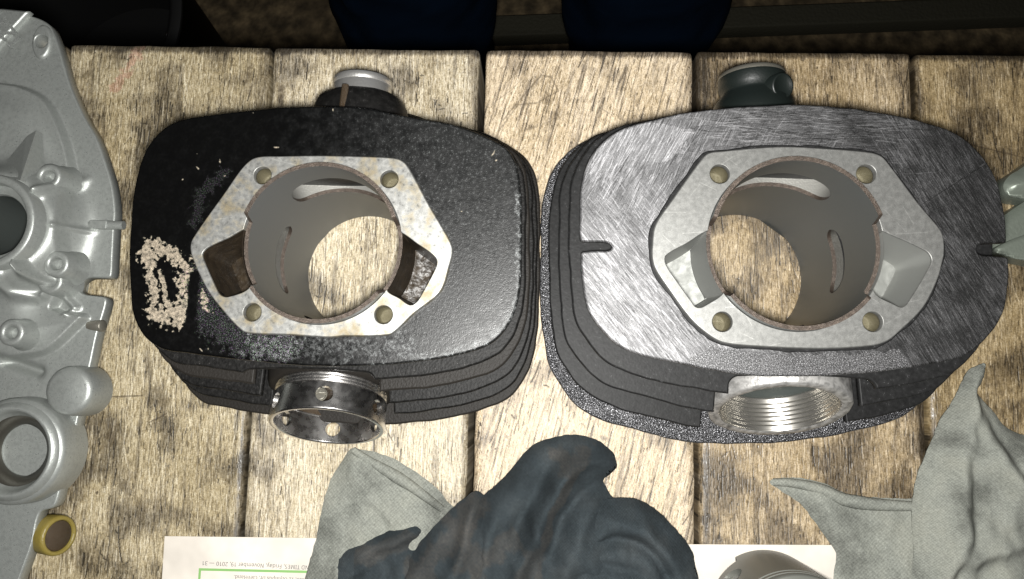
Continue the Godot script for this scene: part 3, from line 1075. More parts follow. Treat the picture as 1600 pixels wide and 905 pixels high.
	M.navy_cloth = cloth_texture(81, Color(0.215, 0.242, 0.256), Color(0.29, 0.275, 0.26), 0.85, 0.3, [[[19.6, -26.1, 13.6, -13.7, 8.1, -5.9, 4.6, 9.4, 1.2, 26.0], 2.2, 0.6], [[8.5, -32.4, 17.9, -26.5, 27.1, -35.9], 4.5, 0.55], [[-31.6, -9.9, -34.2, 3.8, -27.7, 15.6, -28.9, 26.0], 7.0, 0.6], [[-23.1, 15.4, -10.9, 9.1, -1.5, 14.8, -4.3, 25.2], 5.0, 0.5], [[-87.7, 19.8, -71.9, 13.1, -62.4, 9.7], 6.0, 0.5], [[-42.1, 1.0, -44.7, 16.1, -56.7, 25.4], 8.0, 0.55]])  # streaks mix brown grease with painted light on the fold ridges
	var fl := relief(tri(std(Color(0.30, 0.22, 0.12), 0.9), 0.0011), noise_tex(52, 0.2, 3, 0.0, 1.0), 2.0)
	fl.albedo_texture = noise_tex(53, 0.05, 6, 0.35, 1.0)
	M.floor = fl
	M.timber = relief(tri(std(Color(0.045, 0.042, 0.026), 0.8), 0.004), grain, 1.0)
	M.dark_form = std(Color(0.012, 0.012, 0.012), 0.8)
	M.denim = relief(tri(std(Color(0.002, 0.007, 0.017), 0.9), 0.02), fine, 0.3)
	M.denim.metallic_specular = 0.15
	M.shoe = std(Color(0.02, 0.018, 0.015), 0.6)
	var pp := relief(tri(std(Color(0.80, 0.74, 0.66), 0.75), 0.006), noise_tex(54, 0.01, 3, 0.0, 1.0), 1.0)
	pp.albedo_texture = noise_tex(55, 0.008, 4, 0.86, 1.0)
	M.paper = pp
	M.ink = std(Color(0.10, 0.10, 0.10), 0.9)
	M.green_ink = std(Color(0.22, 0.42, 0.14), 0.9)
	M.grey_ink = std(Color(0.50, 0.50, 0.46), 0.9)

# ======================================================================= the place
func build_floor() -> void:
	var mb := MB.new()
	var q := pairs([-2600, -2600, 2600, -2600, 2600, 1600, -2600, 1600])
	var r := rs([-2600, -2600, 0, -2600, 2600, -2600, 2600, 1600, 0, 1600, -2600, 1600], 200.0)
	cap(mb, q, [], 0.0)
	var o := part("concrete_floor", mb, M.floor, self)
	o.position = Vector3(0, -0.9, 0)
	o.set_meta("kind", "structure")
	o.set_meta("label", "dark dirty concrete floor far below the bench")
	# a dark timber batten lying on the floor
	var b := MB.new()
	plate(b, rs_poly([-640, -19, 1100, -19, 1100, 19, -640, 19], 20.0), [], [Vector2(3, 40), Vector2(0, 37), Vector2(0, 1)], [], true)
	var t := thing("timber_batten", "long dark timber batten lying on the floor behind the legs", "batten", Vector3(300, -900, -628))
	t.rotation.y = 0.047
	part("batten", b, M.timber, t)
	# a black round hollow form filling the dark corner at the left
	var tb := MB.new()
	lathe(tb, [Vector2(0, 12), Vector2(150, 12), Vector2(172, 292), Vector2(180, 300), Vector2(190, 296), Vector2(188, 284), Vector2(178, 280), Vector2(158, 2), Vector2(0, 2)], 64)
	var dark_form := thing("black_round_form", "black round hollow form on the floor at the far left corner of the bench", "dark_form", Vector3(-690, -900, -500))
	part("shell", tb, M.dark_form, dark_form)

func rs_poly(c: Array, step: float) -> PackedVector2Array:   # a polygon with straight sides, its sides divided
	var p := pairs(c)
	var o := PackedVector2Array()
	for i in p.size():
		var b := p[(i + 1) % p.size()]
		var k := maxi(1, int(p[i].distance_to(b) / step))
		for s in k:
			o.append(p[i].lerp(b, float(s) / k))
	return o

func build_bench() -> void:
	var t := thing("workbench", "worn greasy plank workbench top with dark seams and stains", "workbench")
	var gap := [1.0, 1.0, 0.6, 1.7, 1.0, 1.0, 1.0]
	var rng := RandomNumberGenerator.new()
	rng.seed = 5
	for i in 6:
		var x0: float = SEAM[i] + gap[i]
		var x1: float = SEAM[i + 1] - gap[i + 1]
		var c := 2.6
		var zf := -187.2 + rng.randf_range(-0.4, 0.4)
		var o := rs_poly([x0 + c, zf, x1 - c, zf, x1 - 0.7, zf + 0.7, x1, zf + c, x1, 420, x0, 420, x0, zf + c, x0 + 0.7, zf + 0.7], 6.0)
		o = jitter(o, 0.28, 90 + i, 0.03)
		var mb := MB.new()
		plate(mb, o, [], [Vector2(4.2, 0), Vector2(2.4, -0.25), Vector2(1.0, -0.9), Vector2(0.2, -2.2), Vector2(0, -4.0), Vector2(0, -45)], [], true)
		var p := part("plank", mb, M.bench, t, BENCH_RECT)
		p.position.y = rng.randf_range(-0.0004, 0.0)
	var rail := MB.new()
	plate(rail, rs_poly([-380, -150, 312, -150, 312, -120, -380, -120], 40.0), [], [Vector2(1, -46), Vector2(0, -47), Vector2(0, -140)], [], true)
	part("rail", rail, M.timber, t)
	for x in [-360.0, 292.0]:
		for z in [-135.0, 390.0]:
			var lg := MB.new()
			plate(lg, rs_poly([x - 30, z - 30, x + 30, z - 30, x + 30, z + 30, x - 30, z + 30], 20.0), [], [Vector2(0, -46 if z > 0 else -141), Vector2(0, -899)], [], true)
			part("leg", lg, M.timber, t)

func build_person() -> void:
	var t := thing("person", "person in dark navy trousers standing behind the far edge of the bench", "person", Vector3(0, -900, -430))
	var mb := MB.new()
	var bones := [
		[Vector3(-112, 950, 0), Vector3(-142, 500, 6), 96, 84], [Vector3(-142, 500, 6), Vector3(-152, 60, -10), 84, 72],
		[Vector3(78, 950, 0), Vector3(108, 500, 6), 96, 82], [Vector3(108, 500, 6), Vector3(120, 60, -10), 82, 70],
		[Vector3(-92, 985, -6), Vector3(58, 985, -6), 110, 110], [Vector3(-70, 1090, -4), Vector3(36, 1090, -4), 105, 105]]
	blob(mb, bones, AABB(Vector3(-290, 10, -160), Vector3(540, 1230, 320)), 15.0, 30.0, 9.0)
	part("trousers", mb, M.denim, t)
	for s in [[-154.0, -0.12], [122.0, 0.12]]:
		var sh := MB.new()
		blob(sh, [[Vector3(0, 34, -50), Vector3(0, 30, 60), 36, 40], [Vector3(0, 28, 60), Vector3(0, 24, 150), 42, 30], [Vector3(0, 60, -40), Vector3(0, 90, -40), 40, 42]], AABB(Vector3(-60, -16, -110), Vector3(130, 170, 310)), 9.0, 20.0)
		var o := part("shoe", sh, M.shoe, t)
		o.position = Vector3(s[0], 0, 0) * MM
		o.rotation.y = s[1]

# ---- engine cylinders
func arc_window(a0: float, a1: float, h0: float, h1: float, r: float, lip := 0.0) -> PackedVector2Array:   # a rounded window in a bent wall; degrees and mm; lip lowers the middle of its foot
	var x0 := deg_to_rad(a0) * r
	var x1 := deg_to_rad(a1) * r
	var c := minf((h1 - h0) * 0.42, 7.0)
	var pts: Array = []
	var mid := (x0 + x1) * 0.5
	pts.append_array([x0 + c, h0, mid, h0 - lip, x1 - c, h0, x1 - c * 0.3, h0 + c * 0.3, x1, h0 + c, x1, h1 - c, x1 - c * 0.3, h1 - c * 0.3, x1 - c, h1, mid, h1, x0 + c, h1, x0 + c * 0.3, h1 - c * 0.3, x0, h1 - c, x0, h0 + c, x0 + c * 0.3, h0 + c * 0.3])
	return rs(pts, 1.0)

const SEAM_TURN := 50.0   # the wall is cut open where there is neither window nor notch

func make_liner(t: Node3D, r0: float, r1: float, top: float, notches: Array, depth: float, windows: Array, mat: Material, passage: Material) -> void:   # notches [from, to] and windows [from, to, low, high, lip] in degrees and mm
	var half := PI * r0
	var n := 200
	var o := PackedVector2Array()
	for i in n:
		o.append(Vector2(lerpf(-half, half, float(i) / n), 0.4 + 0.14 * (i % 2)))
	for i in 48:
		o.append(Vector2(half - 0.05 * (i % 2), lerpf(0.4, top, i / 48.0)))
	for i in n:
		var x := lerpf(half, -half, float(i) / n)
		var a := rad_to_deg(x / r0)
		var d := 0.0
		for q in notches:
			var c := wrapf((q[0] + q[1]) * 0.5 + SEAM_TURN, -180.0, 180.0)
			var off: float = absf(a - c) - (q[1] - q[0]) * 0.5
			if off < 0.0:
				d = depth
			elif off < 1.8:
				d = depth * 0.5
		o.append(Vector2(x, top - d - 0.1 * (i % 2)))
	for i in 48:
		o.append(Vector2(-half + 0.05 * (i % 2), lerpf(top, 0.4, i / 48.0)))
	var turn := Transform3D(Basis(Vector3.UP, deg_to_rad(SEAM_TURN)), Vector3.ZERO)
	var holes: Array = []
	for q in windows:
		var c := wrapf((q[0] + q[1]) * 0.5 + SEAM_TURN, -180.0, 180.0)
		var w: float = (q[1] - q[0]) * 0.5
		holes.append(arc_window(c - w, c + w, q[2], q[3], r0, q[4]))
	var mb := MB.new()
	var rim := MB.new()
	sheet(mb, o, holes, r0, r1, 2.4, turn, rim)
	var lp := part("liner", mb, mat, t)
	part("rim", rim, M.liner_rim, lp)
	for q in holes:
		var tb := MB.new()
		tunnel(tb, grow(q, 0.15), r0, r1 - 0.2, r1 + 8.0)
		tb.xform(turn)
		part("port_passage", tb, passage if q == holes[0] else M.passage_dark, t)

func pocket(t: Node3D, loop: PackedVector2Array, y0: float, y1: float, taper: float, slope: Vector2, keep_out: float, mat: Material) -> void:
	var cutout: Array = Geometry2D.clip_polygons(loop, circle(keep_out, 120))
	loop = cutout[0]
	for q in cutout:
		if absf(area(q)) > absf(area(loop)):
			loop = q
	var even := PackedVector2Array()
	for p in loop:
		if even.is_empty() or p.distance_to(even[even.size() - 1]) > 0.3:
			even.append(p)
	loop = even
	var mb := MB.new()
	walls(mb, loop, [Vector2(0, y0), Vector2(-taper * 0.15, y0 - (y0 - y1) * 0.35), Vector2(-taper, y1), Vector2(-taper, y1 - 9.0)], false, false)
	var low := grow(loop, -taper)
	var mid := Vector2.ZERO
	for p in low:
		mid += p / low.size()
	var f := FastNoiseLite.new()
	f.frequency = 0.12
	cap(mb, low, [], y1, true, 1.5, {"kind": "slope", "mid": mid, "slope": slope, "noise": f})
	part("transfer_port", mb, mat, t)

func fin_loops(top: PackedVector2Array, grow_sides: Array, count: int) -> Array:   # outlines from the top face down to the wide fin at the head end
	var res: Array = []
	for i in count:
		var k := float(i) / (count - 1)
		var o := PackedVector2Array()
		for p in top:
			var q := p
			var sx: float = 1.0 + (grow_sides[1] if p.x > 0 else grow_sides[0]) / 84.0 * k
			var sz: float = 1.0 + (grow_sides[3] if p.y > 0 else grow_sides[2]) / 56.0 * k
			o.append(Vector2(q.x * sx, q.y * sz))
		res.append(o)
	return res

func notch(o: PackedVector2Array, x: float, half: float, z: float) -> PackedVector2Array:   # the fin stops at the exhaust boss
	var cut := rs([x - half, z + 4, x - half + 4, z, x + half - 4, z, x + half, z + 4, x + half + 1, 200, x - half - 1, 200], 1.0)
	return largest(Geometry2D.clip_polygons(o, cut))

func largest(res: Array) -> PackedVector2Array:   # the biggest of some polygons, without needlessly short edges
	var best: PackedVector2Array = res[0]
	for r in res:
		if absf(area(r)) > absf(area(best)):
			best = r
	var even := PackedVector2Array()
	for p in best:
		if even.is_empty() or p.distance_to(even[even.size() - 1]) > 0.3:
			even.append(p)
	return even

func build_cylinder_left() -> void:
	var t := thing("engine_cylinder", "black painted finned engine cylinder with chrome exhaust collar, left of the two", "engine cylinder", Vector3(-92.1, 0, -58.6), "engine cylinders standing on the bench")
	var face := rs([-84.0, -3.3, -84.0, -20.1, -82.3, -33.2, -77.6, -45.0, -68.6, -53.2, -46.7, -57.8, -15.0, -61.0, 12.1, -61.1, 30.1, -57.9, 54.1, -53.6, 68.9, -48.1, 77.2, -42.9, 81.5, -35.6, 83.4, -23.1, 84.2, -2.4, 84.0, 16.0, 82.4, 25.0, 79.1, 33.0, 73.1, 39.8, 61.3, 44.6, 41.5, 48.5, 26.6, 50.1, 7.3, 51.1, -9.6, 51.0, -39.2, 48.5, -57.6, 46.7, -66.2, 45.3, -73.6, 40.9, -78.3, 34.5, -80.9, 26.4, -83.0, 11.1], 1.3)
	var hex := rs([-30.4, -37.0, -19.1, -37.8, -2.6, -38.3, 13.9, -38.2, 26.2, -37.9, 31.5, -37.1, 34.9, -34.4, 44.8, -17.6, 54.2, -2.2, 55.4, 1.9, 54.5, 7.1, 50.9, 19.0, 40.3, 28.3, 31.6, 36.9, 28.2, 37.8, 20.2, 38.3, 11.7, 38.4, 4.8, 39.1, -11.8, 38.4, -26.6, 38.2, -31.3, 37.2, -40.8, 28.1, -47.7, 19.6, -54.6, 6.9, -55.8, 2.3, -55.0, -1.6, -42.9, -21.2, -35.4, -33.0], 1.1)
	var pa := rs([-31.4, -5.8, -40.2, -1.8, -48.1, 2.2, -50.4, 4.9, -49.7, 7.7, -43.9, 19.0, -41.5, 22.4, -38.2, 23.2, -29.3, 18.9, -27.3, 7.0], 1.0)
	var pb := rs([31.7, -5.6, 41.4, -0.3, 47.4, 3.9, 49.1, 6.4, 48.5, 9.6, 43.5, 19.9, 41.2, 23.7, 38.6, 25.1, 34.2, 22.5, 28.4, 18.6, 29.0, 5.9], 1.0)
	var fins := fin_loops(face, [18.0, 8.0, 25.0, 30.0], 6)
	var tops := [90.0, 72.5, 57.0, 41.0, 25.0, 8.5]
	for i in 6:
		var mb := MB.new()
		var o: PackedVector2Array = jitter(fins[i], 0.35 if i else 0.15, 100 + i, 0.04)
		var y: float = tops[i]
		if i > 1 and i < 5:
			o = notch(o, -9.0, 28.5, [0, 0, 46.0, 24.0, 36.0, 0][i])
		elif i == 1:
			o = notch(o, -9.0, 30.0, 53.0)
		var th := 4.2 if i == 0 else 3.4
		var hole := grow(hex, -3.0) if y > 50 else circle(39.5, 90)
		var holes: Array = [hole]
		if i > 2 and i < 5:
			o = largest(Geometry2D.clip_polygons(o, hole))
			holes = []
		plate(mb, o, holes, [Vector2(1.0, y), Vector2(0.35, y - 0.3), Vector2(0, y - 1.0), Vector2(0.1, y - th + 0.6), Vector2(0.7, y - th)], [Vector2(0, y), Vector2(0, y - th)], true)
		var p := part("fin", mb, M.left_face if i == 0 else (M.fin_brown if i in [2, 5] else M.fin_black), t, FACE_RECT)
		if i == 0:
			p.set_meta("label", "black painted top face with chipped pale patch")
	cylinder_core(t, hex, pa, pb, 93.0, 39.8, M.fin_black)
	base_flange(t, hex, pa, pb, pairs([-26.9, -29.2, 27.5, -28.4, 27.6, 29.3, -27.5, 29.4]), 3.8, 93.0, 33.95, M.left_flange)
	pocket(t, pa, 92.0, 66.0, 1.5, Vector2(0.25, 0), 34.2, M.oily)
	pocket(t, pb, 92.0, 66.0, 1.5, Vector2(-0.25, 0), 34.2, M.oily)
	var r0 := 32.2
	make_liner(t, r0, 33.9, 98.2, [[147.0, 197.0], [-17.0, 36.0]], 8.0, [[-129, -51, 57, 79, 2.5], [150, 210, 42, 54.5, 0.0], [62, 124, 38, 58, 0.0]], M.liner, M.passage)
	# inlet stub at the back: black boss, bare alloy tube
	var b := MB.new()
	var back := axis_xf(Vector3(4, 50, -50), Vector3(0.0, 0, -1))
	lathe(b, [Vector2(0, 29), Vector2(13, 29.8), Vector2(15.6, 29.7), Vector2(18.4, 28.9), Vector2(20.6, 27), Vector2(22.2, 23.5), Vector2(23.4, 18), Vector2(24.0, 8), Vector2(24.0, -6)], 48, back, 0, TAU, 0.05)
	part("inlet_boss", b, M.fin_black, t)
	var st := MB.new()
	lathe(st, [Vector2(11.6, 14), Vector2(11.6, 38.5), Vector2(12.2, 39), Vector2(13.4, 39), Vector2(13.9, 38.5), Vector2(13.9, 36.0), Vector2(13.6, 35.6), Vector2(13.9, 35.2), Vector2(13.9, 20)], 64, back)
	part("inlet_tube", st, M.alu, t)
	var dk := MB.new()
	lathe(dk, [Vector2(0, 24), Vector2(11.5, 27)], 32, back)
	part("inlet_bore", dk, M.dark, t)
	var rb := MB.new()   # a worn rib along the boss
	lathe(rb, [Vector2(0, 21), Vector2(1.6, 20.5), Vector2(1.9, 14), Vector2(1.9, 2), Vector2(0, 2)], 12, axis_xf(Vector3(0.5, 72.6, -58), Vector3(0.02, -0.10, -1)))
	part("boss_rib", rb, M.rust, t)
	# exhaust: boss in the fins and the chrome collar
	var dir := Vector3(0.0, 0.36, 0.93)
	var oc := Vector3(-9.0, 34, 78.5)
	var ex := axis_xf(oc - dir.normalized() * 22.0, dir)
	var bs := MB.new()
	lathe(bs, [Vector2(24, -6), Vector2(24, 4), Vector2(25, 4.5), Vector2(29, 4.5), Vector2(30.5, 3.4), Vector2(31.5, 1), Vector2(32.5, -7)], 64, ex, 0, TAU, 0.02)
	part("exhaust_boss", bs, M.fin_brown, t)
	var nk := MB.new()
	plate(nk, rs([-38, 36, -9, 35.5, 20, 36, 21, 42, 19, 47, 8, 49, -9, 49.5, -26, 49, -37, 47, -39, 42], 1.5), [], [Vector2(4, 54), Vector2(1.5, 52.5), Vector2(0, 48), Vector2(0, 13)], [], false)
	part("exhaust_neck", nk, M.fin_brown, t)
	var cl := MB.new()
	var rr := 25.2
	var hf := PI * rr
	var strip := rs_poly([-hf, 9.5, hf, 9.5, hf, 22, -hf, 22], 1.5)
	var hls: Array = []
	for k in 6:
		hls.append(circle(3.7, 20, Vector2((k - 2.36) / 6.0 * TAU * rr, 15.5)))
	sheet(cl, strip, hls, rr, 27.4, 2.5, ex)
	lathe(cl, [Vector2(25.2, 21.9), Vector2(25.4, 22.5), Vector2(26.3, 22.8), Vector2(27.2, 22.5), Vector2(27.4, 21.9)], 96, ex)
	lathe(cl, [Vector2(24.6, 4.5), Vector2(24.6, 9.4), Vector2(27.4, 9.6), Vector2(27.0, 8.8), Vector2(26.2, 8.2), Vector2(27.1, 7.3), Vector2(26.2, 6.6), Vector2(27.1, 5.7), Vector2(26.2, 5.0), Vector2(27, 4.2), Vector2(26.2, 3)], 96, ex)
	var collar := part("exhaust_collar", cl, M.chrome, t)
	collar.set_meta("label", "chromed exhaust collar with drilled holes")
	var inn := MB.new()
	lathe(inn, [Vector2(0, 2), Vector2(18, 2), Vector2(24.5, 3)], 64, ex)
	lathe(inn, [Vector2(24.5, 3.0), Vector2(24.4, 9)], 64, ex)
	part("exhaust_throat", inn, M.rust, t)
	var sc := MB.new()   # slotted screw seen in the topmost hole
	var up := ex.basis * Vector3(cos(-PI / 2 + 0.07), 0, sin(-PI / 2 + 0.07))
	var at := ex * Vector3(cos(-PI / 2 + 0.07) * 26.4, 15.5, sin(-PI / 2 + 0.07) * 26.4)
	for s in [-1.0, 1.0]:
		var half := PackedVector2Array()
		for k in 13:
			half.append(Vector2(0, s * 0.35) + Vector2.from_angle(PI * k / 12.0) * Vector2(2.7, 2.6 * s))
		plate(sc, half, [], [Vector2(0.3, 0.5), Vector2(0, 0.2), Vector2(0, -1.5)], [], false)
	lathe(sc, [Vector2(0, -0.5), Vector2(3.2, -0.5)], 20)
	sc.xform(axis_xf(at, up))
	part("screw", sc, M.steel, collar)

func base_flange(t: Node3D, hex: PackedVector2Array, pa: PackedVector2Array, pb: PackedVector2Array, holes: PackedVector2Array, hr: float, y: float, bore: float, mat: Material) -> void:
	var un := circle(bore, 150)
	for q in [pa, pb]:
		var res := Geometry2D.merge_polygons(un, q)
		var best: PackedVector2Array = res[0]
		for r in res:
			if absf(area(r)) > absf(area(best)):
				best = r
		un = best
	var un2 := PackedVector2Array()
	for i in un.size():   # even out the joint so that every edge is short
		if un2.is_empty() or un[i].distance_to(un2[un2.size() - 1]) > 0.25:
			un2.append(un[i])
	var hl: Array = [un2]
	for c in holes:
		hl.append(circle(hr, 36, c))
	var mb := MB.new()
	plate(mb, hex, hl, [Vector2(0.5, y), Vector2(0.15, y - 0.15), Vector2(0, y - 0.5), Vector2(-0.2, y - 4.0)], [Vector2(0.25, y), Vector2(0, y - 0.3), Vector2(0, y - 3.6)], false)
	var fl := part("base_flange", mb, mat, t, Rect2(-70, -52.5, 140, 105))
	for c in holes:
		var h := MB.new()
		lathe(h, [Vector2(0, y - 13), Vector2(hr - 0.8, y - 13), Vector2(hr, y - 12.4), Vector2(hr, y - 3.0)], 36, Transform3D(Basis(), Vector3(c.x, 0, c.y)))
		part("stud_hole", h, M.hole, fl)

func cylinder_core(t: Node3D, hex: PackedVector2Array, pa: PackedVector2Array, pb: PackedVector2Array, y: float, r: float, mat: Material) -> void:
	var mb := MB.new()
	walls(mb, grow(hex, -3.3), [Vector2(0, y - 3.0), Vector2(0, 52)], true, false)
	cap(mb, grow(hex, -3.3), [circle(r - 5.3, 90)], 52, false)
	lathe(mb, [Vector2(r, 54), Vector2(r, 1.0), Vector2(r - 0.6, 0.2), Vector2(r - 6.0, 0.2)], 96)
	part("barrel", mb, mat, t)

func build_cylinder_right() -> void:
	var t := thing("engine_cylinder", "engine cylinder with sanded grey face and open threaded exhaust port, right of the two", "engine cylinder", Vector3(103.6, 0, -61.2), "engine cylinders standing on the bench")
	var face := rs([-87.5, -9.3, -86.9, -23.8, -83.8, -35.1, -77.5, -43.5, -69.5, -48.9, -57.4, -52.6, -43.3, -55.9, -25.1, -58.3, -5.1, -59.7, 5.2, -60.1, 25.0, -58.7, 44.7, -55.6, 54.5, -53.2, 66.1, -49.3, 73.7, -43.9, 80.0, -35.8, 83.5, -27.8, 85.1, -18.9, 86.0, -12.3, 86.1, -3.5, 85.8, -2.7, 79.9, -2.4, 75.5, -2.0, 74.2, -0.9, 73.9, 0.9, 75.1, 2.5, 79.6, 2.9, 86.0, 3.3, 86.4, 4.1, 85.6, 15.4, 83.9, 24.0, 79.7, 31.8, 73.6, 38.9, 65.8, 44.2, 50.5, 47.9, 40.9, 49.6, 21.9, 52.1, 1.6, 53.3, -16.3, 53.5, -35.9, 51.4, -45.7, 49.3, -61.9, 46.3, -71.7, 42.1, -79.6, 34.5, -84.1, 26.7, -86.1, 15.6, -86.8, 5.5, -86.2, 4.4, -81.0, 3.8, -75.2, 3.4, -73.9, 1.8, -75.5, 0.2, -81.0, -0.3, -86.6, -0.4, -87.1, -1.2], 0.9)
	var plain := rs([-87.2, 0, -86.9, -23.8, -83.8, -35.1, -77.5, -43.5, -69.5, -48.9, -57.4, -52.6, -43.3, -55.9, -25.1, -58.3, -5.1, -59.7, 25.0, -58.7, 44.7, -55.6, 66.1, -49.3, 73.7, -43.9, 80.0, -35.8, 85.1, -18.9, 86.2, 0, 85.6, 15.4, 79.7, 31.8, 73.6, 38.9, 65.8, 44.2, 50.5, 47.9, 21.9, 52.1, 1.6, 53.3, -16.3, 53.5, -35.9, 51.4, -61.9, 46.3, -71.7, 42.1, -79.6, 34.5, -84.1, 26.7, -86.6, 12], 1.3)
	var hex := rs([-57.9, 6.7, -57.9, 1.9, -56.7, -6.9, -49.9, -17.5, -37.7, -35.0, -34.6, -37.8, -28.8, -38.7, -15.6, -40.2, -2.5, -41.0, 13.1, -40.4, 31.3, -39.0, 35.9, -37.4, 39.4, -33.2, 49.9, -18.0, 58.2, -7.3, 59.5, -3.4, 59.5, 2.4, 58.6, 6.4, 56.5, 13.2, 50.2, 24.9, 40.3, 34.9, 35.6, 38.6, 30.0, 40.5, 9.8, 42.2, -16.8, 41.8, -28.7, 40.8, -34.3, 38.3, -42.0, 31.8, -50.7, 20.2, -56.6, 11.2], 1.1)
	var pa := rs([-33.7, -4.9, -44.7, 0.9, -52.2, 5.5, -52.7, 7.9, -51.2, 11.3, -41.9, 24.5, -40.1, 26.6, -37.1, 26.2, -28.3, 19.0, -30.5, 6.7], 1.0)
	var pb := rs([32.8, -6.1, 39.2, -4.3, 52.2, 1.8, 54.1, 4.3, 54.0, 7.0, 44.5, 22.7, 41.9, 24.9, 38.9, 23.9, 31.2, 19.1, 29.9, 5.6], 1.0)
	var fins := fin_loops(plain, [15.5, 18.0, 24.0, 34.0], 5)
	var tops := [95.0, 76.0, 55.0, 33.0, 8.5]
	for i in 5:
		var mb := MB.new()
		var o: PackedVector2Array = jitter(face, 0.12, 120) if i == 0 else jitter(fins[i], 0.5, 120 + i, 0.03)
		var y: float = tops[i]
		if i > 0 and i < 4:
			o = notch(o, 8.8, 31.0, [0, 53.5, 36.0, 24.0][i])
		var th := 4.4 if i == 0 else 3.8
		var hole := grow(hex, -3.0) if y > 50 else circle(41.5, 90)
		var holes: Array = [hole]
		if i > 1 and i < 4:
			o = largest(Geometry2D.clip_polygons(o, hole))
			holes = []
		plate(mb, o, holes, [Vector2(0.8, y), Vector2(0.3, y - 0.25), Vector2(0, y - 0.8), Vector2(0.1, y - th + 0.6), Vector2(0.7, y - th)], [Vector2(0, y), Vector2(0, y - th)], true)
		var p := part("fin", mb, [M.right_face, M.fin_smooth, M.fin_smooth, M.fin_smooth, M.fin_grit][i], t, FACE_RECT)
		if i == 0:
			p.set_meta("label", "sanded bare metal top face with two edge slots")
		elif i == 4:
			p.set_meta("label", "grit blasted widest fin lying on the bench")
	cylinder_core(t, hex, pa, pb, 97.5, 41.8, M.fin_smooth)
	var line := MB.new()
	plate(line, jitter(grow(hex, 1.3), 0.5, 140, 0.05), [grow(hex, -1.0)], [Vector2(0.5, 95.25), Vector2(0, 95.0), Vector2(0, 94.6)], [Vector2(0, 95.25), Vector2(0, 94.6)], false)
	part("paint_line", line, M.fin_smooth, t)
	base_flange(t, hex, pa, pb, pairs([-30.2, -28.9, 29.4, -29.8, 30.1, 31.0, -29.7, 32.3]), 4.0, 97.5, 35.55, M.right_flange)
	pocket(t, pa, 96.5, 72.0, 2.0, Vector2(0.3, 0), 35.8, M.clean_cast)
	pocket(t, pb, 96.5, 72.0, 2.0, Vector2(-0.3, 0), 35.8, M.clean_cast)
	var r0 := 33.7
	make_liner(t, r0, 35.5, 102.2, [[143.0, 194.0], [-17.0, 36.0]], 8.0, [[-131, -49, 63, 83, 2.0], [-27, 24.5, 46, 60.5, 0.0], [59, 122, 40, 60, 0.0]], M.liner_right, M.passage)
	# inlet stub at the back with a side screw boss
	var back := axis_xf(Vector3(-2.6, 52, -52), Vector3(-0.05, 0, -1))
	var b := MB.new()
	lathe(b, [Vector2(0, 20), Vector2(12, 20), Vector2(12, 37), Vector2(12.8, 38), Vector2(14.6, 38), Vector2(15.6, 37.2), Vector2(15.9, 35), Vector2(15.7, 31), Vector2(14.8, 29), Vector2(15.2, 27.5), Vector2(18.6, 23.5), Vector2(20.4, 17), Vector2(21, 4), Vector2(21, -6)], 64, back)
	part("inlet_stub", b, M.rubber, t)
	var lip := MB.new()  # pale ring added to stand in for the glossy highlight on the rim
	lathe(lip, [Vector2(12.6, 38), Vector2(12.9, 38.6), Vector2(14.4, 38.7), Vector2(15.3, 38.2), Vector2(15.75, 37.0), Vector2(15.75, 36.2)], 64, back)
	part("rim_highlight_ring", lip, M.steel, t)
	var pl := MB.new()
	lathe(pl, [Vector2(0, 6.2), Vector2(4.2, 6.2), Vector2(4.8, 6.9), Vector2(5.4, 6.9), Vector2(5.9, 6.4), Vector2(6.3, -7)], 32, axis_xf(Vector3(2.6, 63.2, -79.5), Vector3(0.36, 0.88, 0.16)))
	part("side_boss", pl, M.rubber, t)
	# exhaust port: bright boss with an inside thread
	var dir := Vector3(0.0, 0.40, 0.92)
	var oc := Vector3(8.8, 42, 68.4)
	var ex := axis_xf(oc, dir)
	var bs := MB.new()
	lathe(bs, [Vector2(27.2, -0.4), Vector2(27.9, 0), Vector2(31.4, 0), Vector2(32.2, -0.7), Vector2(32.6, -6), Vector2(33.2, -14)], 80, ex, 0, TAU, 0.02)
	part("exhaust_boss", bs, M.bright, t)
	var nk := MB.new()
	plate(nk, rs([-22, 37, 8.8, 36.5, 39, 37, 41, 42, 40, 48, 34, 50.5, 8.8, 51, -16, 50.5, -22, 48, -23.5, 42], 1.5), [], [Vector2(4, 69), Vector2(1.5, 67.5), Vector2(0, 63), Vector2(0, 13)], [], false)
	part("exhaust_neck", nk, M.bright, t)
	var th := MB.new()
	var pr: Array = [Vector2(25.4, -17)]
	for k in 7:
		pr.append(Vector2(26.0, -16.4 + k * 2.25))
		pr.append(Vector2(26.0, -15.8 + k * 2.25))
		pr.append(Vector2(26.9, -15.1 + k * 2.25))
		pr.append(Vector2(26.9, -14.6 + k * 2.25))
	pr.append(Vector2(27.2, -0.4))
	lathe(th, pr, 96, ex)
	part("exhaust_thread", th, M.thread, t)
	var inn := MB.new()
	lathe(inn, [Vector2(0, -20), Vector2(15, -19.5), Vector2(22.5, -18), Vector2(23.0, -17), Vector2(25.5, -17)], 64, ex)
	part("exhaust_throat", inn, M.dark_cast, t)

# ---- the grey casting at the left edge
func hill(p: Vector2, c: Vector2, r: float, h: float, w: float) -> float:
	return h * (1.0 - smoothstep(r, r + w, p.distance_to(c)))

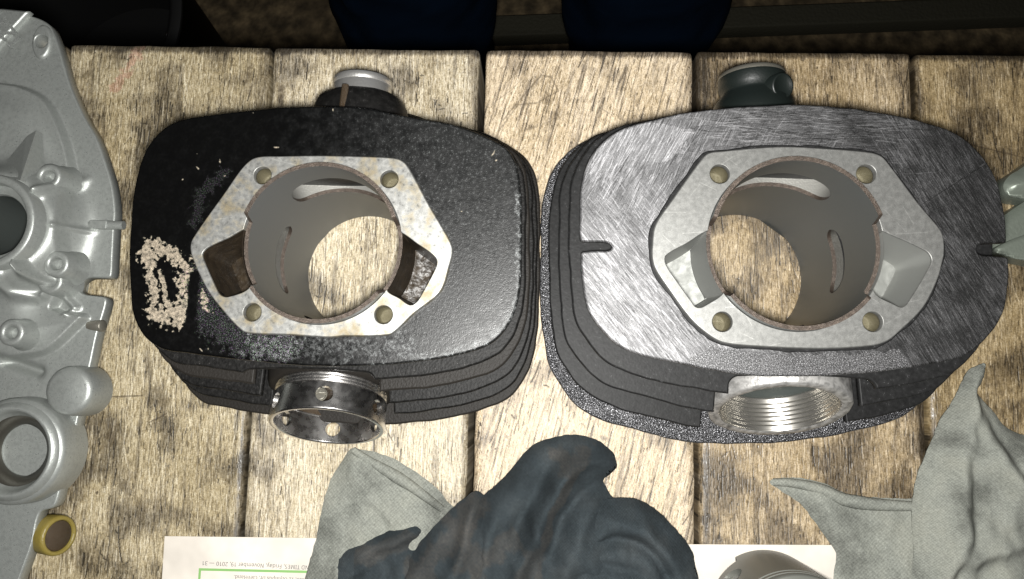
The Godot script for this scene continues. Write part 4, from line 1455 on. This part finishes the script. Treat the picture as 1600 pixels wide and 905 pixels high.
func build_casting() -> void:
	var t := thing("crankcase_casting", "pale grey cast alloy crankcase half with round bores cut off by the left edge", "crankcase", Vector3(-250, 0, -60))
	var o := rs([-57.9, -126.9, -31.3, -130.0, -20.1, -129.0, -11.1, -124.8, -7.0, -118.5, -2.6, -108.0, 4.2, -90.7, 12.4, -75.2, 20.2, -63.4, 26.4, -49.9, 30.8, -38.2, 33.6, -24.9, 33.8, -15.0, 34.3, -1.8, 34.5, 7.9, 33.3, 9.3, 26.8, 9.4, 21.9, 9.8, 18.5, 12.5, 18.2, 15.7, 21.7, 17.9, 27.6, 18.5, 32.3, 19.3, 33.1, 21.6, 31.8, 29.0, 29.9, 37.1, 27.6, 54.6, 25.4, 65.7, 23.7, 81.4, 20.6, 100.0, 18.6, 112.3, 16.0, 122.1, 9.4, 125.3, 7.0, 139.9, 2.4, 156.5, -2.2, 172.9, -23.5, 179.4, -27.8, 157.4, -34.9, 95.3, -47.6, -16.9], 1.2)
	var dome := rs([-52.5, -91.6, -32.1, -91.9, -18.2, -89.6, -5.7, -82.9, 4.2, -67.6, 10.8, -50.8, 13.7, -37.4, 15.6, -20.9, 16.4, -1.2, 14.2, 13.5, 11.7, 21.0, 9.2, 25.5, 26.4, 28.3, 22.0, 34.2, 8.7, 47.2, -3.9, 50.6, -36.4, 51.4], 2.0)
	var bo := pairs([-22.8, -15.7, 0.4, 95.2, 7.1, -38.4, 15.2, 5.0, -3.6, 38.8, -4.1, -108.6, 10.5, 12.9, 25.6, 64.5, 19.7, 100.0, 37.5, 34.5, 9.3, 51.4, 26.0, 133.2, 29.9, -15.0])   # centres of the round features
	bo[0] = Vector2(-12.7, -12.8)
	bo[5] = Vector2(-12.9, -114.5)
	bo[7] = Vector2(24.0, 66.0)
	bo[9] = Vector2(29.0, 33.5)
	bo[11] = Vector2(15.1, 137.1)
	bo[12] = Vector2(22.3, -17.6)
	var hf := {"kind": "case", "o": rs([-57.9, -126.9, -31.3, -130.0, -20.1, -129.0, -11.1, -124.8, -7.0, -118.5, -2.6, -108.0, 4.2, -90.7, 12.4, -75.2, 20.2, -63.4, 26.4, -49.9, 30.8, -38.2, 33.6, -24.9, 33.8, -15.0, 34.3, -1.8, 34.5, 7.9, 33.3, 9.3, 26.8, 9.4, 21.9, 9.8, 18.5, 12.5, 18.2, 15.7, 21.7, 17.9, 27.6, 18.5, 32.3, 19.3, 33.1, 21.6, 31.8, 29.0, 29.9, 37.1, 27.6, 54.6, 25.4, 65.7, 23.7, 81.4, 20.6, 100.0, 18.6, 112.3, 16.0, 122.1, 9.4, 125.3, 7.0, 139.9, 2.4, 156.5, -2.2, 172.9, -23.5, 179.4, -27.8, 157.4, -34.9, 95.3, -47.6, -16.9], 4.0), "dome": rs([-52.5, -91.6, -32.1, -91.9, -18.2, -89.6, -5.7, -82.9, 4.2, -67.6, 10.8, -50.8, 13.7, -37.4, 15.6, -20.9, 16.4, -1.2, 14.2, 13.5, 11.7, 21.0, 9.2, 25.5, 26.4, 28.3, 22.0, 34.2, 8.7, 47.2, -3.9, 50.6, -36.4, 51.4], 4.0), "bo": bo, "ribs": [[pairs([-9.4, 9.7, -9.7, 16.7, -7.7, 19.9, 2.8, 20.9]), 3.0, 2.2], [pairs([0.2, 2.1, 4.2, 10.0]), 5.0, 1.6], [pairs([1.8, 11.4, 9.5, 14.1, 5.9, 19.6]), 4.0, 1.8], [pairs([12.3, 19.5, 18.7, 25.1, 15.7, 27.7]), 3.0, 1.6], [pairs([1.3, 57.0, -17.8, 51.3]), -5.0, 2.5]]}
	var mb := MB.new()
	var cut: Array = [circle(22.0, 60, bo[0]), circle(20.0, 60, bo[1]), circle(3.6, 20, bo[5])]
	plate(mb, o, cut, [Vector2(0.9, 30), Vector2(0.3, 29.7), Vector2(0, 29), Vector2(0, 23), Vector2(1, 22)], [Vector2(0.2, 30), Vector2(0, 29.5), Vector2(0, 23)], true, 0.9, hf)
	walls(mb, rs([-55, -106, -14, -98, 8, -40, 8, -26, 5, 20, -8, 70, -16, 140, -55, 142], 3.0), [Vector2(0, 22.5), Vector2(0, 0.3)], true, false)
	part("housing", mb, M.cast, t)
	var bm := MB.new()
	lathe(bm, [Vector2(0, 4), Vector2(15, 4), Vector2(15, 50), Vector2(15.6, 51), Vector2(19, 51.5), Vector2(19.4, 57.5), Vector2(20, 58), Vector2(22.4, 58), Vector2(23.2, 57.2), Vector2(24.2, 44), Vector2(28, 34)], 72, Transform3D(Basis(), Vector3(bo[0].x, 0, bo[0].y)))
	part("bearing_boss", bm, M.cast, t)
	var bd := MB.new()
	lathe(bd, [Vector2(0, 5), Vector2(14.8, 5), Vector2(14.8, 48)], 48, Transform3D(Basis(), Vector3(bo[0].x, 0, bo[0].y)))
	part("bearing_bore", bd, M.dark_cast, t)
	# a sharp three-cornered web running up from the bearing boss
	var web := MB.new()
	for f in [[Vector3(-1.0, 54, -34), Vector3(-6.0, 38.5, -64), Vector3(-10.5, 38.5, -61)], [Vector3(-1.0, 54, -34), Vector3(-10.5, 38.5, -61), Vector3(-19, 40, -47), Vector3(-13, 52, -37)], [Vector3(-1.0, 54, -34), Vector3(3.5, 40, -33), Vector3(-4.5, 36, -63.5), Vector3(-6.0, 38.5, -64)], [Vector3(-13, 52, -37), Vector3(-19, 40, -47), Vector3(-24, 38, -44), Vector3(-20, 50, -34)]]:
		var nn: Vector3 = (f[1] - f[0]).cross(f[2] - f[0]).normalized()
		if nn.y < 0:
			nn = -nn
		var b0 := web.v.size()
		for p in f:
			web.add(p, nn)
		for k in range(1, f.size() - 1):
			web.tri(b0, b0 + k, b0 + k + 1)
	part("web", web, M.cast, t)
	for q in [[1, 25.5, 42.5], [7, 12.0, 41.0]]:
		var hb := MB.new()
		var r: float = q[1]
		lathe(hb, [Vector2(20.2 if q[0] == 1 else 0.0, q[2] + 0.4), Vector2(r - 3.0, q[2]), Vector2(r - 1.2, q[2] - 0.7), Vector2(r - 0.2, q[2] - 2.6), Vector2(r + 0.4, 31), Vector2(r + 0.5, 23)], 64, Transform3D(Basis(), Vector3(bo[q[0]].x, 0, bo[q[0]].y)))
		part("housing_boss", hb, M.cast, t)
	var lb := MB.new()
	lathe(lb, [Vector2(16.8, 38), Vector2(18.6, 41), Vector2(19.4, 44.6), Vector2(20.2, 45.2), Vector2(21.2, 45), Vector2(23.4, 42), Vector2(25, 36)], 72, Transform3D(Basis(), Vector3(bo[1].x, 0, bo[1].y)))
	lathe(lb, [Vector2(0, 30), Vector2(12.5, 30), Vector2(12.6, 33)], 48, Transform3D(Basis(), Vector3(bo[1].x, 0, bo[1].y)))
	part("shaft_boss", lb, M.cast, t)
	var sl := MB.new()
	lathe(sl, [Vector2(12.5, 31), Vector2(12.7, 35), Vector2(16.8, 38.2)], 48, Transform3D(Basis(), Vector3(bo[1].x, 0, bo[1].y)))
	part("shaft_seal", sl, M.seal, t)
	for i in [2, 3, 4, 6]:
		var s := MB.new()
		var top := 46.0 if i != 6 else 42.0
		lathe(s, [Vector2(0, top - 5), Vector2(2.6, top - 5), Vector2(3.0, top - 1), Vector2(3.6, top), Vector2(5.6, top), Vector2(6.4, top - 1.0), Vector2(7.2, top - 8), Vector2(9.5, top - 14)], 40, Transform3D(Basis(), Vector3(bo[i].x, 0, bo[i].y)))
		part("screw_boss", s, M.cast, t)
	var er := MB.new()   # raised oval round the hole of the ear
	var oval := PackedVector2Array()
	for k in 60:
		oval.append(bo[5] + Vector2(cos(TAU * k / 60.0) * 5.4, sin(TAU * k / 60.0) * 9.5))
	plate(er, oval, [circle(3.5, 24, bo[5])], [Vector2(1.6, 31.6), Vector2(0.6, 31.3), Vector2(0, 29.8)], [Vector2(0.5, 31.6), Vector2(0, 30.8), Vector2(0, 23)], false)
	part("ear_boss", er, M.cast, t)
	var bar := MB.new()   # the half-round bar with a flat pad
	lathe(bar, [Vector2(0, 1.5), Vector2(1.8, 1), Vector2(2.4, 0), Vector2(2.4, -8), Vector2(2.2, -17.5), Vector2(0, -17.5)], 24, axis_xf(Vector3(bo[12].x - 1.0, 30.2, bo[12].y), Vector3(-1, 0, 0)))
	part("oil_bar", bar, M.cast, t)
	var pad := MB.new()
	plate(pad, rs_poly([bo[12].x, bo[12].y - 1.9, bo[12].x + 9, bo[12].y - 1.9, bo[12].x + 9, bo[12].y + 2.3, bo[12].x, bo[12].y + 2.3], 1.0), [], [Vector2(0.3, 33), Vector2(0, 32.7), Vector2(0, 29)], [], false)
	part("oil_bar_pad", pad, M.cast, t)
	var pin := MB.new()
	lathe(pin, [Vector2(0, 4), Vector2(2.4, 4), Vector2(3.0, 3.4), Vector2(3.0, -4)], 24, axis_xf(Vector3(bo[9].x - 0.5, 28.5, bo[9].y), Vector3(1, 0.25, 0)))
	part("dowel_pin", pin, M.steel, t)
	# pipe boss with a yellow bush and a plugged end at the bottom
	var ax := Vector3(0.93, 0.36, 0.02)
	var px := axis_xf(Vector3(bo[11].x - 1.5, 22, bo[11].y), ax)
	var pb := MB.new()
	lathe(pb, [Vector2(0, -7), Vector2(8.2, -7), Vector2(8.6, -8), Vector2(8.8, -40)], 40, px)
	part("pipe_boss", pb, M.cast, t)
	var yb := MB.new()
	lathe(yb, [Vector2(7.4, 0.6), Vector2(7.6, 2.6), Vector2(8.4, 3), Vector2(9.4, 2.4), Vector2(9.8, 1), Vector2(9.6, -6), Vector2(9, -7.4), Vector2(8, -7.6)], 48, px)
	part("bush", yb, M.yellow, t)
	var yp := MB.new()
	lathe(yp, [Vector2(0, 2.6), Vector2(6.6, 2.2), Vector2(7.5, 1.4), Vector2(7.6, 0)], 40, px)
	part("plug", yp, M.rust, t)
	# raised numbers on the slanting top edge
	var band := MB.new()
	plate(band, rs_poly([-62, -108, -36, -132, -20, -130.5, -46, -98], 2.0), [], [Vector2(1.2, 33), Vector2(0, 32), Vector2(0, 29)], [], false)
	part("number_band", band, M.cast, t)
	lettering("raised_number", "1221E", "Droid Sans Bold", 30.0, Vector3(-33.5, 33.0, -122.5), deg_to_rad(128.0), 0.7, M.cast, t)

func lettering(called: String, words: String, face: String, height: float, at: Vector3, turn: float, depth: float, mat: Material, parent: Node3D) -> MeshInstance3D:   # flat letters lying on a surface; height is the length of the line in mm
	var tm := TextMesh.new()
	var f := SystemFont.new()
	f.font_names = [face.replace(" Bold", "")]
	f.font_weight = 700 if face.ends_with("Bold") else 400
	tm.font = f
	tm.text = words
	tm.font_size = 64
	tm.depth = depth * MM
	tm.curve_step = 1.0
	tm.horizontal_alignment = HORIZONTAL_ALIGNMENT_CENTER
	var o := MeshInstance3D.new()
	o.name = called
	o.mesh = tm
	o.material_override = mat
	var lo := 1e9
	var hi := -1e9
	for p in tm.get_mesh_arrays()[Mesh.ARRAY_VERTEX]:
		lo = minf(lo, p.x)
		hi = maxf(hi, p.x)
	var k := height * MM / maxf(hi - lo, 1e-6)
	tm.depth = depth * MM / k
	o.transform = Transform3D(Basis(Vector3.UP, turn) * Basis(Vector3.RIGHT, -PI / 2).scaled(Vector3.ONE * k), at * MM)
	parent.add_child(o, true)
	return o

# ---- cloth
func cloth(called: String, outline: PackedVector2Array, y0: float, edge_h: float, edge_w: float, folds: Array, wave: float, seed_: int, mat: Material, parent: Node, grid := 2.0) -> void:   # folds: [polyline, height, width]
	var f := FastNoiseLite.new()
	f.seed = seed_
	f.frequency = 0.022
	f.fractal_octaves = 2
	var g := FastNoiseLite.new()   # sharp creases, drawn out along the fold
	g.seed = seed_ + 3
	g.frequency = 0.016
	g.fractal_type = FastNoiseLite.FRACTAL_RIDGED
	g.fractal_octaves = 3
	g.fractal_gain = 0.4
	var hf := {"kind": "cloth", "o": outline, "edge_w": edge_w, "edge_h": edge_h, "folds": folds, "wave": wave, "noise": f, "ridge": g}
	var mb := MB.new()
	var o := jitter(outline, 0.25, seed_ + 9, 0.15)
	cap(mb, o, [], y0, true, grid, hf)
	mb.smooth()
	walls(mb, o, [Vector2(0, y0 + 0.2), Vector2(0.3, y0 - 0.2), Vector2(0.8, y0 - 0.6)], true, false)
	part(called, mb, mat, parent, Rect2(-130, -130, 260, 260) if called != "fold" else Rect2(-90, -90, 180, 180))

func build_rags() -> void:
	var a := thing("grey_rag", "grey cotton rag with a pointed corner and stitched hem below the chrome collar", "rag", Vector3(-75, 0, 65))
	var off := Vector2(-75, 65)
	var o := rs([-97.0, 33.2, -94.3, 32.5, -78.5, 35.6, -65.0, 42.1, -51.4, 51.4, -42.9, 60.4, -37.3, 61.8, -31.3, 64.2, -30.8, 81.5, -36.3, 112.8, -118.9, 115.5, -117.0, 98.3, -112.7, 80.8, -109.8, 61.6, -106.2, 48.7, -101.6, 40.5], 1.6)
	cloth("cloth", shift(o, off), 1.0, 3.0, 5.0, [[shift(rs([-96, 40, -85, 60, -95, 95], 4.0, false), off), 2.0, 6.0], [shift(rs([-88, 34, -70, 60, -62, 75], 4.0, false), off), 1.6, 5.0], [shift(rs([-105, 66, -85, 62, -75, 72], 4.0, false), off), -1.2, 2.0]], 3.2, 1, M.grey_cloth, a)
	hem(shift(rs([-94.7, 33.2, -85.8, 38.7, -72.4, 45.7, -60.7, 52.7, -47.3, 61.8], 3.0, false), off), 3.2, 4.4, M.grey_cloth, a)
	var b := thing("navy_rag", "crumpled dark navy rag with brown grease marks and light painted along its fold ridges lying over the grey rag", "rag", Vector3(0, 0, 65))
	off = Vector2(0, 65)
	for q in [[[-106.1, 103.3, -102.3, 91.0, -95.3, 82.5, -82.8, 76.5, -68.6, 70.9, -60.7, 69.4, -57.1, 71.8, -58.8, 77.4, -61.8, 81.1, -46.3, 70.8, -29.2, 109.9, -108.1, 112.5], 3.5, 8.0, 9.0, [[rs([-97, 86, -78, 78, -60, 73], 4.0, false), 3.5, 4.0], [rs([-92, 95, -75, 84, -62, 80], 4.0, false), -3.5, 3.0], [rs([-70, 95, -60, 86], 4.0, false), 3.5, 4.0]]],
			[[-27.5, 55.0, -19.3, 47.8, -11.7, 39.3, -2.6, 28.9, 9.2, 24.0, 20.8, 22.5, 31.7, 25.3, 38.9, 30.9, 41.1, 37.3, 38.7, 41.0, 34.4, 44.7, 36.6, 50.1, 39.4, 53.1, 45.9, 57.4, 53.7, 104.5, -43.8, 107.7, -44.9, 75.1], 4.5, 17.0, 16.0, [[rs([20, 30, 12, 45, 4, 60, -8, 92], 4.0, false), 6.0, 4.5], [rs([8, 34, 0, 50, -10, 70], 4.0, false), -4.5, 3.5], [rs([36, 45, 24, 50, 14, 62, 8, 80], 4.0, false), -6.0, 3.5], [rs([38, 32, 26, 34, 16, 42], 4.0, false), 4.0, 4.0], [rs([-8, 44, -18, 60, -24, 80], 4.0, false), 4.0, 4.0], [rs([30, 56, 20, 72, 14, 92], 4.0, false), 4.0, 4.0]]],
			[[-60.2, 82.1, -45.3, 63.7, -37.7, 56.8, -32.6, 52.7, -28.5, 51.7, -24.7, 55.8, -22.5, 68.4, -13.8, 80.1, -10.1, 106.6, -68.4, 108.5], 9.0, 13.0, 12.0, [[rs([-30, 58, -34, 76, -42, 95], 4.0, false), 5.0, 4.5], [rs([-24, 64, -20, 80, -22, 95], 4.0, false), -5.0, 3.5], [rs([-44, 70, -54, 82, -62, 95], 4.0, false), 4.0, 4.0], [rs([-16, 74, -10, 90], 4.0, false), 4.0, 4.0]]],
			[[25.5, 57.1, 39.1, 52.9, 49.7, 52.9, 58.8, 57.0, 66.3, 63.3, 72.3, 69.9, 77.4, 76.7, 79.7, 86.2, 82.0, 102.0, 8.1, 104.4, 10.7, 81.1], 11.0, 15.0, 12.0, [[rs([34, 61, 50, 65, 62, 74, 72, 92], 4.0, false), 4.0, 4.5], [rs([26, 78, 40, 71, 56, 76, 64, 88], 4.0, false), -5.5, 3.0], [rs([14, 94, 30, 84, 48, 86], 4.0, false), -4.0, 3.5], [rs([30, 70, 22, 84], 4.0, false), 4.0, 4.0]]]]:
		var fl: Array = []
		for g in q[4]:
			fl.append([shift(g[0], off), g[1] * 1.4, g[2] * 0.9])
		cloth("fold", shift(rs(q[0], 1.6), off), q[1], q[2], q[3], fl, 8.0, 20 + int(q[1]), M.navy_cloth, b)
	var c := thing("grey_rag", "grey rag folded into a tall point beside the right end of the sanded cylinder", "rag", Vector3(190, 0, 50))
	off = Vector2(190, 50)
	cloth("cloth", shift(rs([119.1, 43.9, 124.9, 41.5, 137.7, 41.8, 148.7, 44.6, 156.5, 48.2, 173.8, 50.2, 194.9, 50.5, 211.3, 55.3, 209.1, 104.3, 150.2, 106.2, 150.1, 89.5, 151.6, 78.1, 148.0, 72.7, 137.3, 57.5, 132.6, 52.9], 1.6), off), 1.0, 3.4, 6.0, [[shift(rs([150, 70, 170, 62, 185, 66], 4.0, false), off), 1.8, 6.0], [shift(rs([155, 85, 175, 80], 4.0, false), off), -1.5, 4.0]], 4.0, 5, M.grey_cloth, c)
	hem(shift(rs([119.9, 43.5, 130.3, 43.8, 144.4, 46.6, 155.3, 51.2, 172.5, 53.2, 193.4, 53.6, 203.6, 54.5], 3.0, false), off), 3.4, 4.6, M.grey_cloth, c)
	var f1 := shift(rs([223.0, -11.3, 213.4, 7.7, 207.8, 29.4, 207.6, 53.7, 204.4, 71.7, 194.4, 92.8], 3.0, false), off)
	var f2 := shift(rs([222.5, -1.9, 229.7, 19.6, 236.5, 34.7, 247.8, 49.5], 3.0, false), off)
	var f3 := shift(rs([210.2, 77.5, 222.4, 72.7, 240.7, 67.7], 3.0, false), off)
	cloth("fold", shift(rs([219.2, -15.6, 223.3, -17.3, 227.7, -18.6, 225.4, -9.8, 222.6, -3.5, 230.4, 5.7, 235.3, 12.7, 249.6, 19.1, 267.3, 27.8, 262.7, 99.3, 183.9, 101.9, 187.8, 78.2, 187.8, 54.2, 191.3, 37.5, 199.0, 20.4, 203.1, 11.0, 209.1, 2.2], 1.6), off), 5.5, 9.0, 8.0, [[f1, 5.0, 5.0], [shift(f1, Vector2(-7, 0)), -2.5, 3.0], [f2, -3.5, 3.0], [shift(f2, Vector2(6, -2)), 3.5, 5.0], [f3, 4.5, 4.0]], 5.5, 8, M.grey_cloth, c)

func shift(p: PackedVector2Array, by: Vector2) -> PackedVector2Array:
	var o := PackedVector2Array()
	for q in p:
		o.append(q - by)
	return o

func hem(path: PackedVector2Array, r: float, y: float, mat: Material, parent: Node) -> void:
	var mb := MB.new()
	var p3 := PackedVector3Array()
	for i in path.size():
		p3.append(Vector3(path[i].x, y + 0.3 * sin(i * 0.9), path[i].y))
	tube(mb, p3, r, 12, 0.45)
	for i in mb.v.size():
		mb.v[i].y = y + (mb.v[i].y - y) * 0.5
	part("hem", mb, mat, parent, Rect2(-130, -130, 260, 260))

# ---- newspaper, piston, lever
func build_paper_and_piston() -> void:
	var t := thing("newspaper", "pink tinted newspaper page lying upside down under the rags at the near edge", "newspaper", Vector3(-20, 0, 110))
	var off := Vector2(-20, 110)
	var mb := MB.new()
	var f := FastNoiseLite.new()
	f.frequency = 0.012
	var o := shift(rs_poly([-191.7, 80.0, -117.1, 78.7, -11.5, 77.5, 81.0, 76.0, 156.3, 74.1, 188.0, 73.4, 188.3, 148.6, -190.8, 162.2], 5.0), off)
	cap(mb, o, [], 0.35, true, 6.0, {"kind": "paper", "noise": f})
	walls(mb, o, [Vector2(0, 0.4), Vector2(0, 0.05)], true, false)
	part("page", mb, M.paper, t)
	lettering("printed_headline", "AND TIMES, Friday, November 19, 2010 — 31", "Droid Sans", 57.0, Vector3(-122.4, 0.72, -16.9), PI - 0.01, 0.02, M.ink, t)
	lettering("printed_address", "at 10 10 am, 12 Olympus Dr, Cleveland.", "Droid Serif", 46.0, Vector3(-111.0, 0.72, -10.6), PI - 0.01, 0.02, M.ink, t)
	var fr := MB.new()
	plate(fr, rs_poly([-152.5, -14.6, -40, -15.6, -40, 60, -152.5, 60], 4.0), [rs_poly([-151.3, -13.4, -41, -14.4, -41, 59, -151.3, 59], 4.0)], [Vector2(0, 0.74), Vector2(0, 0.7)], [Vector2(0, 0.74), Vector2(0, 0.7)], false)
	part("printed_frame", fr, M.green_ink, t)
	# piston standing crown up on the page
	var ps := thing("piston", "dull grey piston standing on the newspaper with a gudgeon pin hole", "piston", Vector3(116.4, 0.9, 107.5))
	var r := 30.0
	var half := PI * r
	var foot := PackedVector2Array()
	for i in 121:
		var a := lerpf(-180, 180, i / 120.0)
		var y := 0.0
		if a < -109.0 and a > -180.0:
			y = 7.0
		foot.append(Vector2(deg_to_rad(a) * r, y))
	var side := PackedVector2Array(foot)
	side.append(Vector2(half, 30))
	for i in 121:
		side.append(Vector2(lerpf(half, -half, i / 120.0), 44.2))
	var body := MB.new()
	sheet(body, side, [circle(8.0, 32, Vector2(deg_to_rad(-128.0) * r, 21))], r - 3.0, r, 3.0)
	part("skirt", body, M.piston, ps)
	var cr := MB.new()
	lathe(cr, [Vector2(0, 57.5), Vector2(r - 0.8, 54.3), Vector2(r, 53.5), Vector2(r, 51), Vector2(r - 1.6, 50.9), Vector2(r - 1.6, 49.1), Vector2(r, 49), Vector2(r, 47), Vector2(r - 1.6, 46.9), Vector2(r - 1.6, 45.1), Vector2(r, 45), Vector2(r, 44), Vector2(r - 3.0, 43)], 96)
	part("crown", cr, M.piston, ps)
	var gp := MB.new()
	var ga := deg_to_rad(-128.0)
	lathe(gp, [Vector2(0, 22), Vector2(4.5, 22), Vector2(4.7, 26.5), Vector2(6.8, 27), Vector2(7.9, 27.2)], 32, axis_xf(Vector3(0, 21, 0), Vector3(cos(ga), 0, sin(ga))))
	part("gudgeon_pin", gp, M.alu, ps)

func build_lever() -> void:
	var t := thing("cast_lever", "greenish grey cast alloy lever with rounded arms at the right edge of the picture", "lever", Vector3(250, 0, -80))
	var off := Vector2(250, -80)
	var k := 0
	for q in [[278.0, -139.2, 258.1, -127.2, 244.9, -117.9, 240.6, -115.2, 237.1, -110.1, 238.2, -105.5, 244.1, -103.3, 256.6, -101.5, 275.2, -95.8], [279.3, -116.9, 259.5, -108.2, 246.3, -100.3, 236.3, -92.8, 227.9, -85.3, 222.8, -77.6, 227.3, -72.8, 236.8, -71.6, 244.7, -71.1, 276.2, -68.8], [227.5, -74.7, 233.7, -79.0, 241.8, -82.4, 257.7, -87.9, 273.5, -90.5, 271.9, -64.5, 253.5, -68.4, 241.1, -70.1, 233.4, -71.9]]:
		var mb := MB.new()
		var o := shift(rs(q, 1.2), off)
		var y: float = [18.0, 13.0, 20.0][k]
		var w: float = [5.0, 4.0, 1.5][k]
		var hf := {"kind": "lever", "o": o, "w": w}
		cap(mb, o, [], y, true, 1.4, hf)
		walls(mb, o, [Vector2(0, y - w), Vector2(0, 0.5 if k < 2 else 8.0)], true, false)
		part("arm" if k < 2 else "web", mb, M.lever, t)
		k += 1
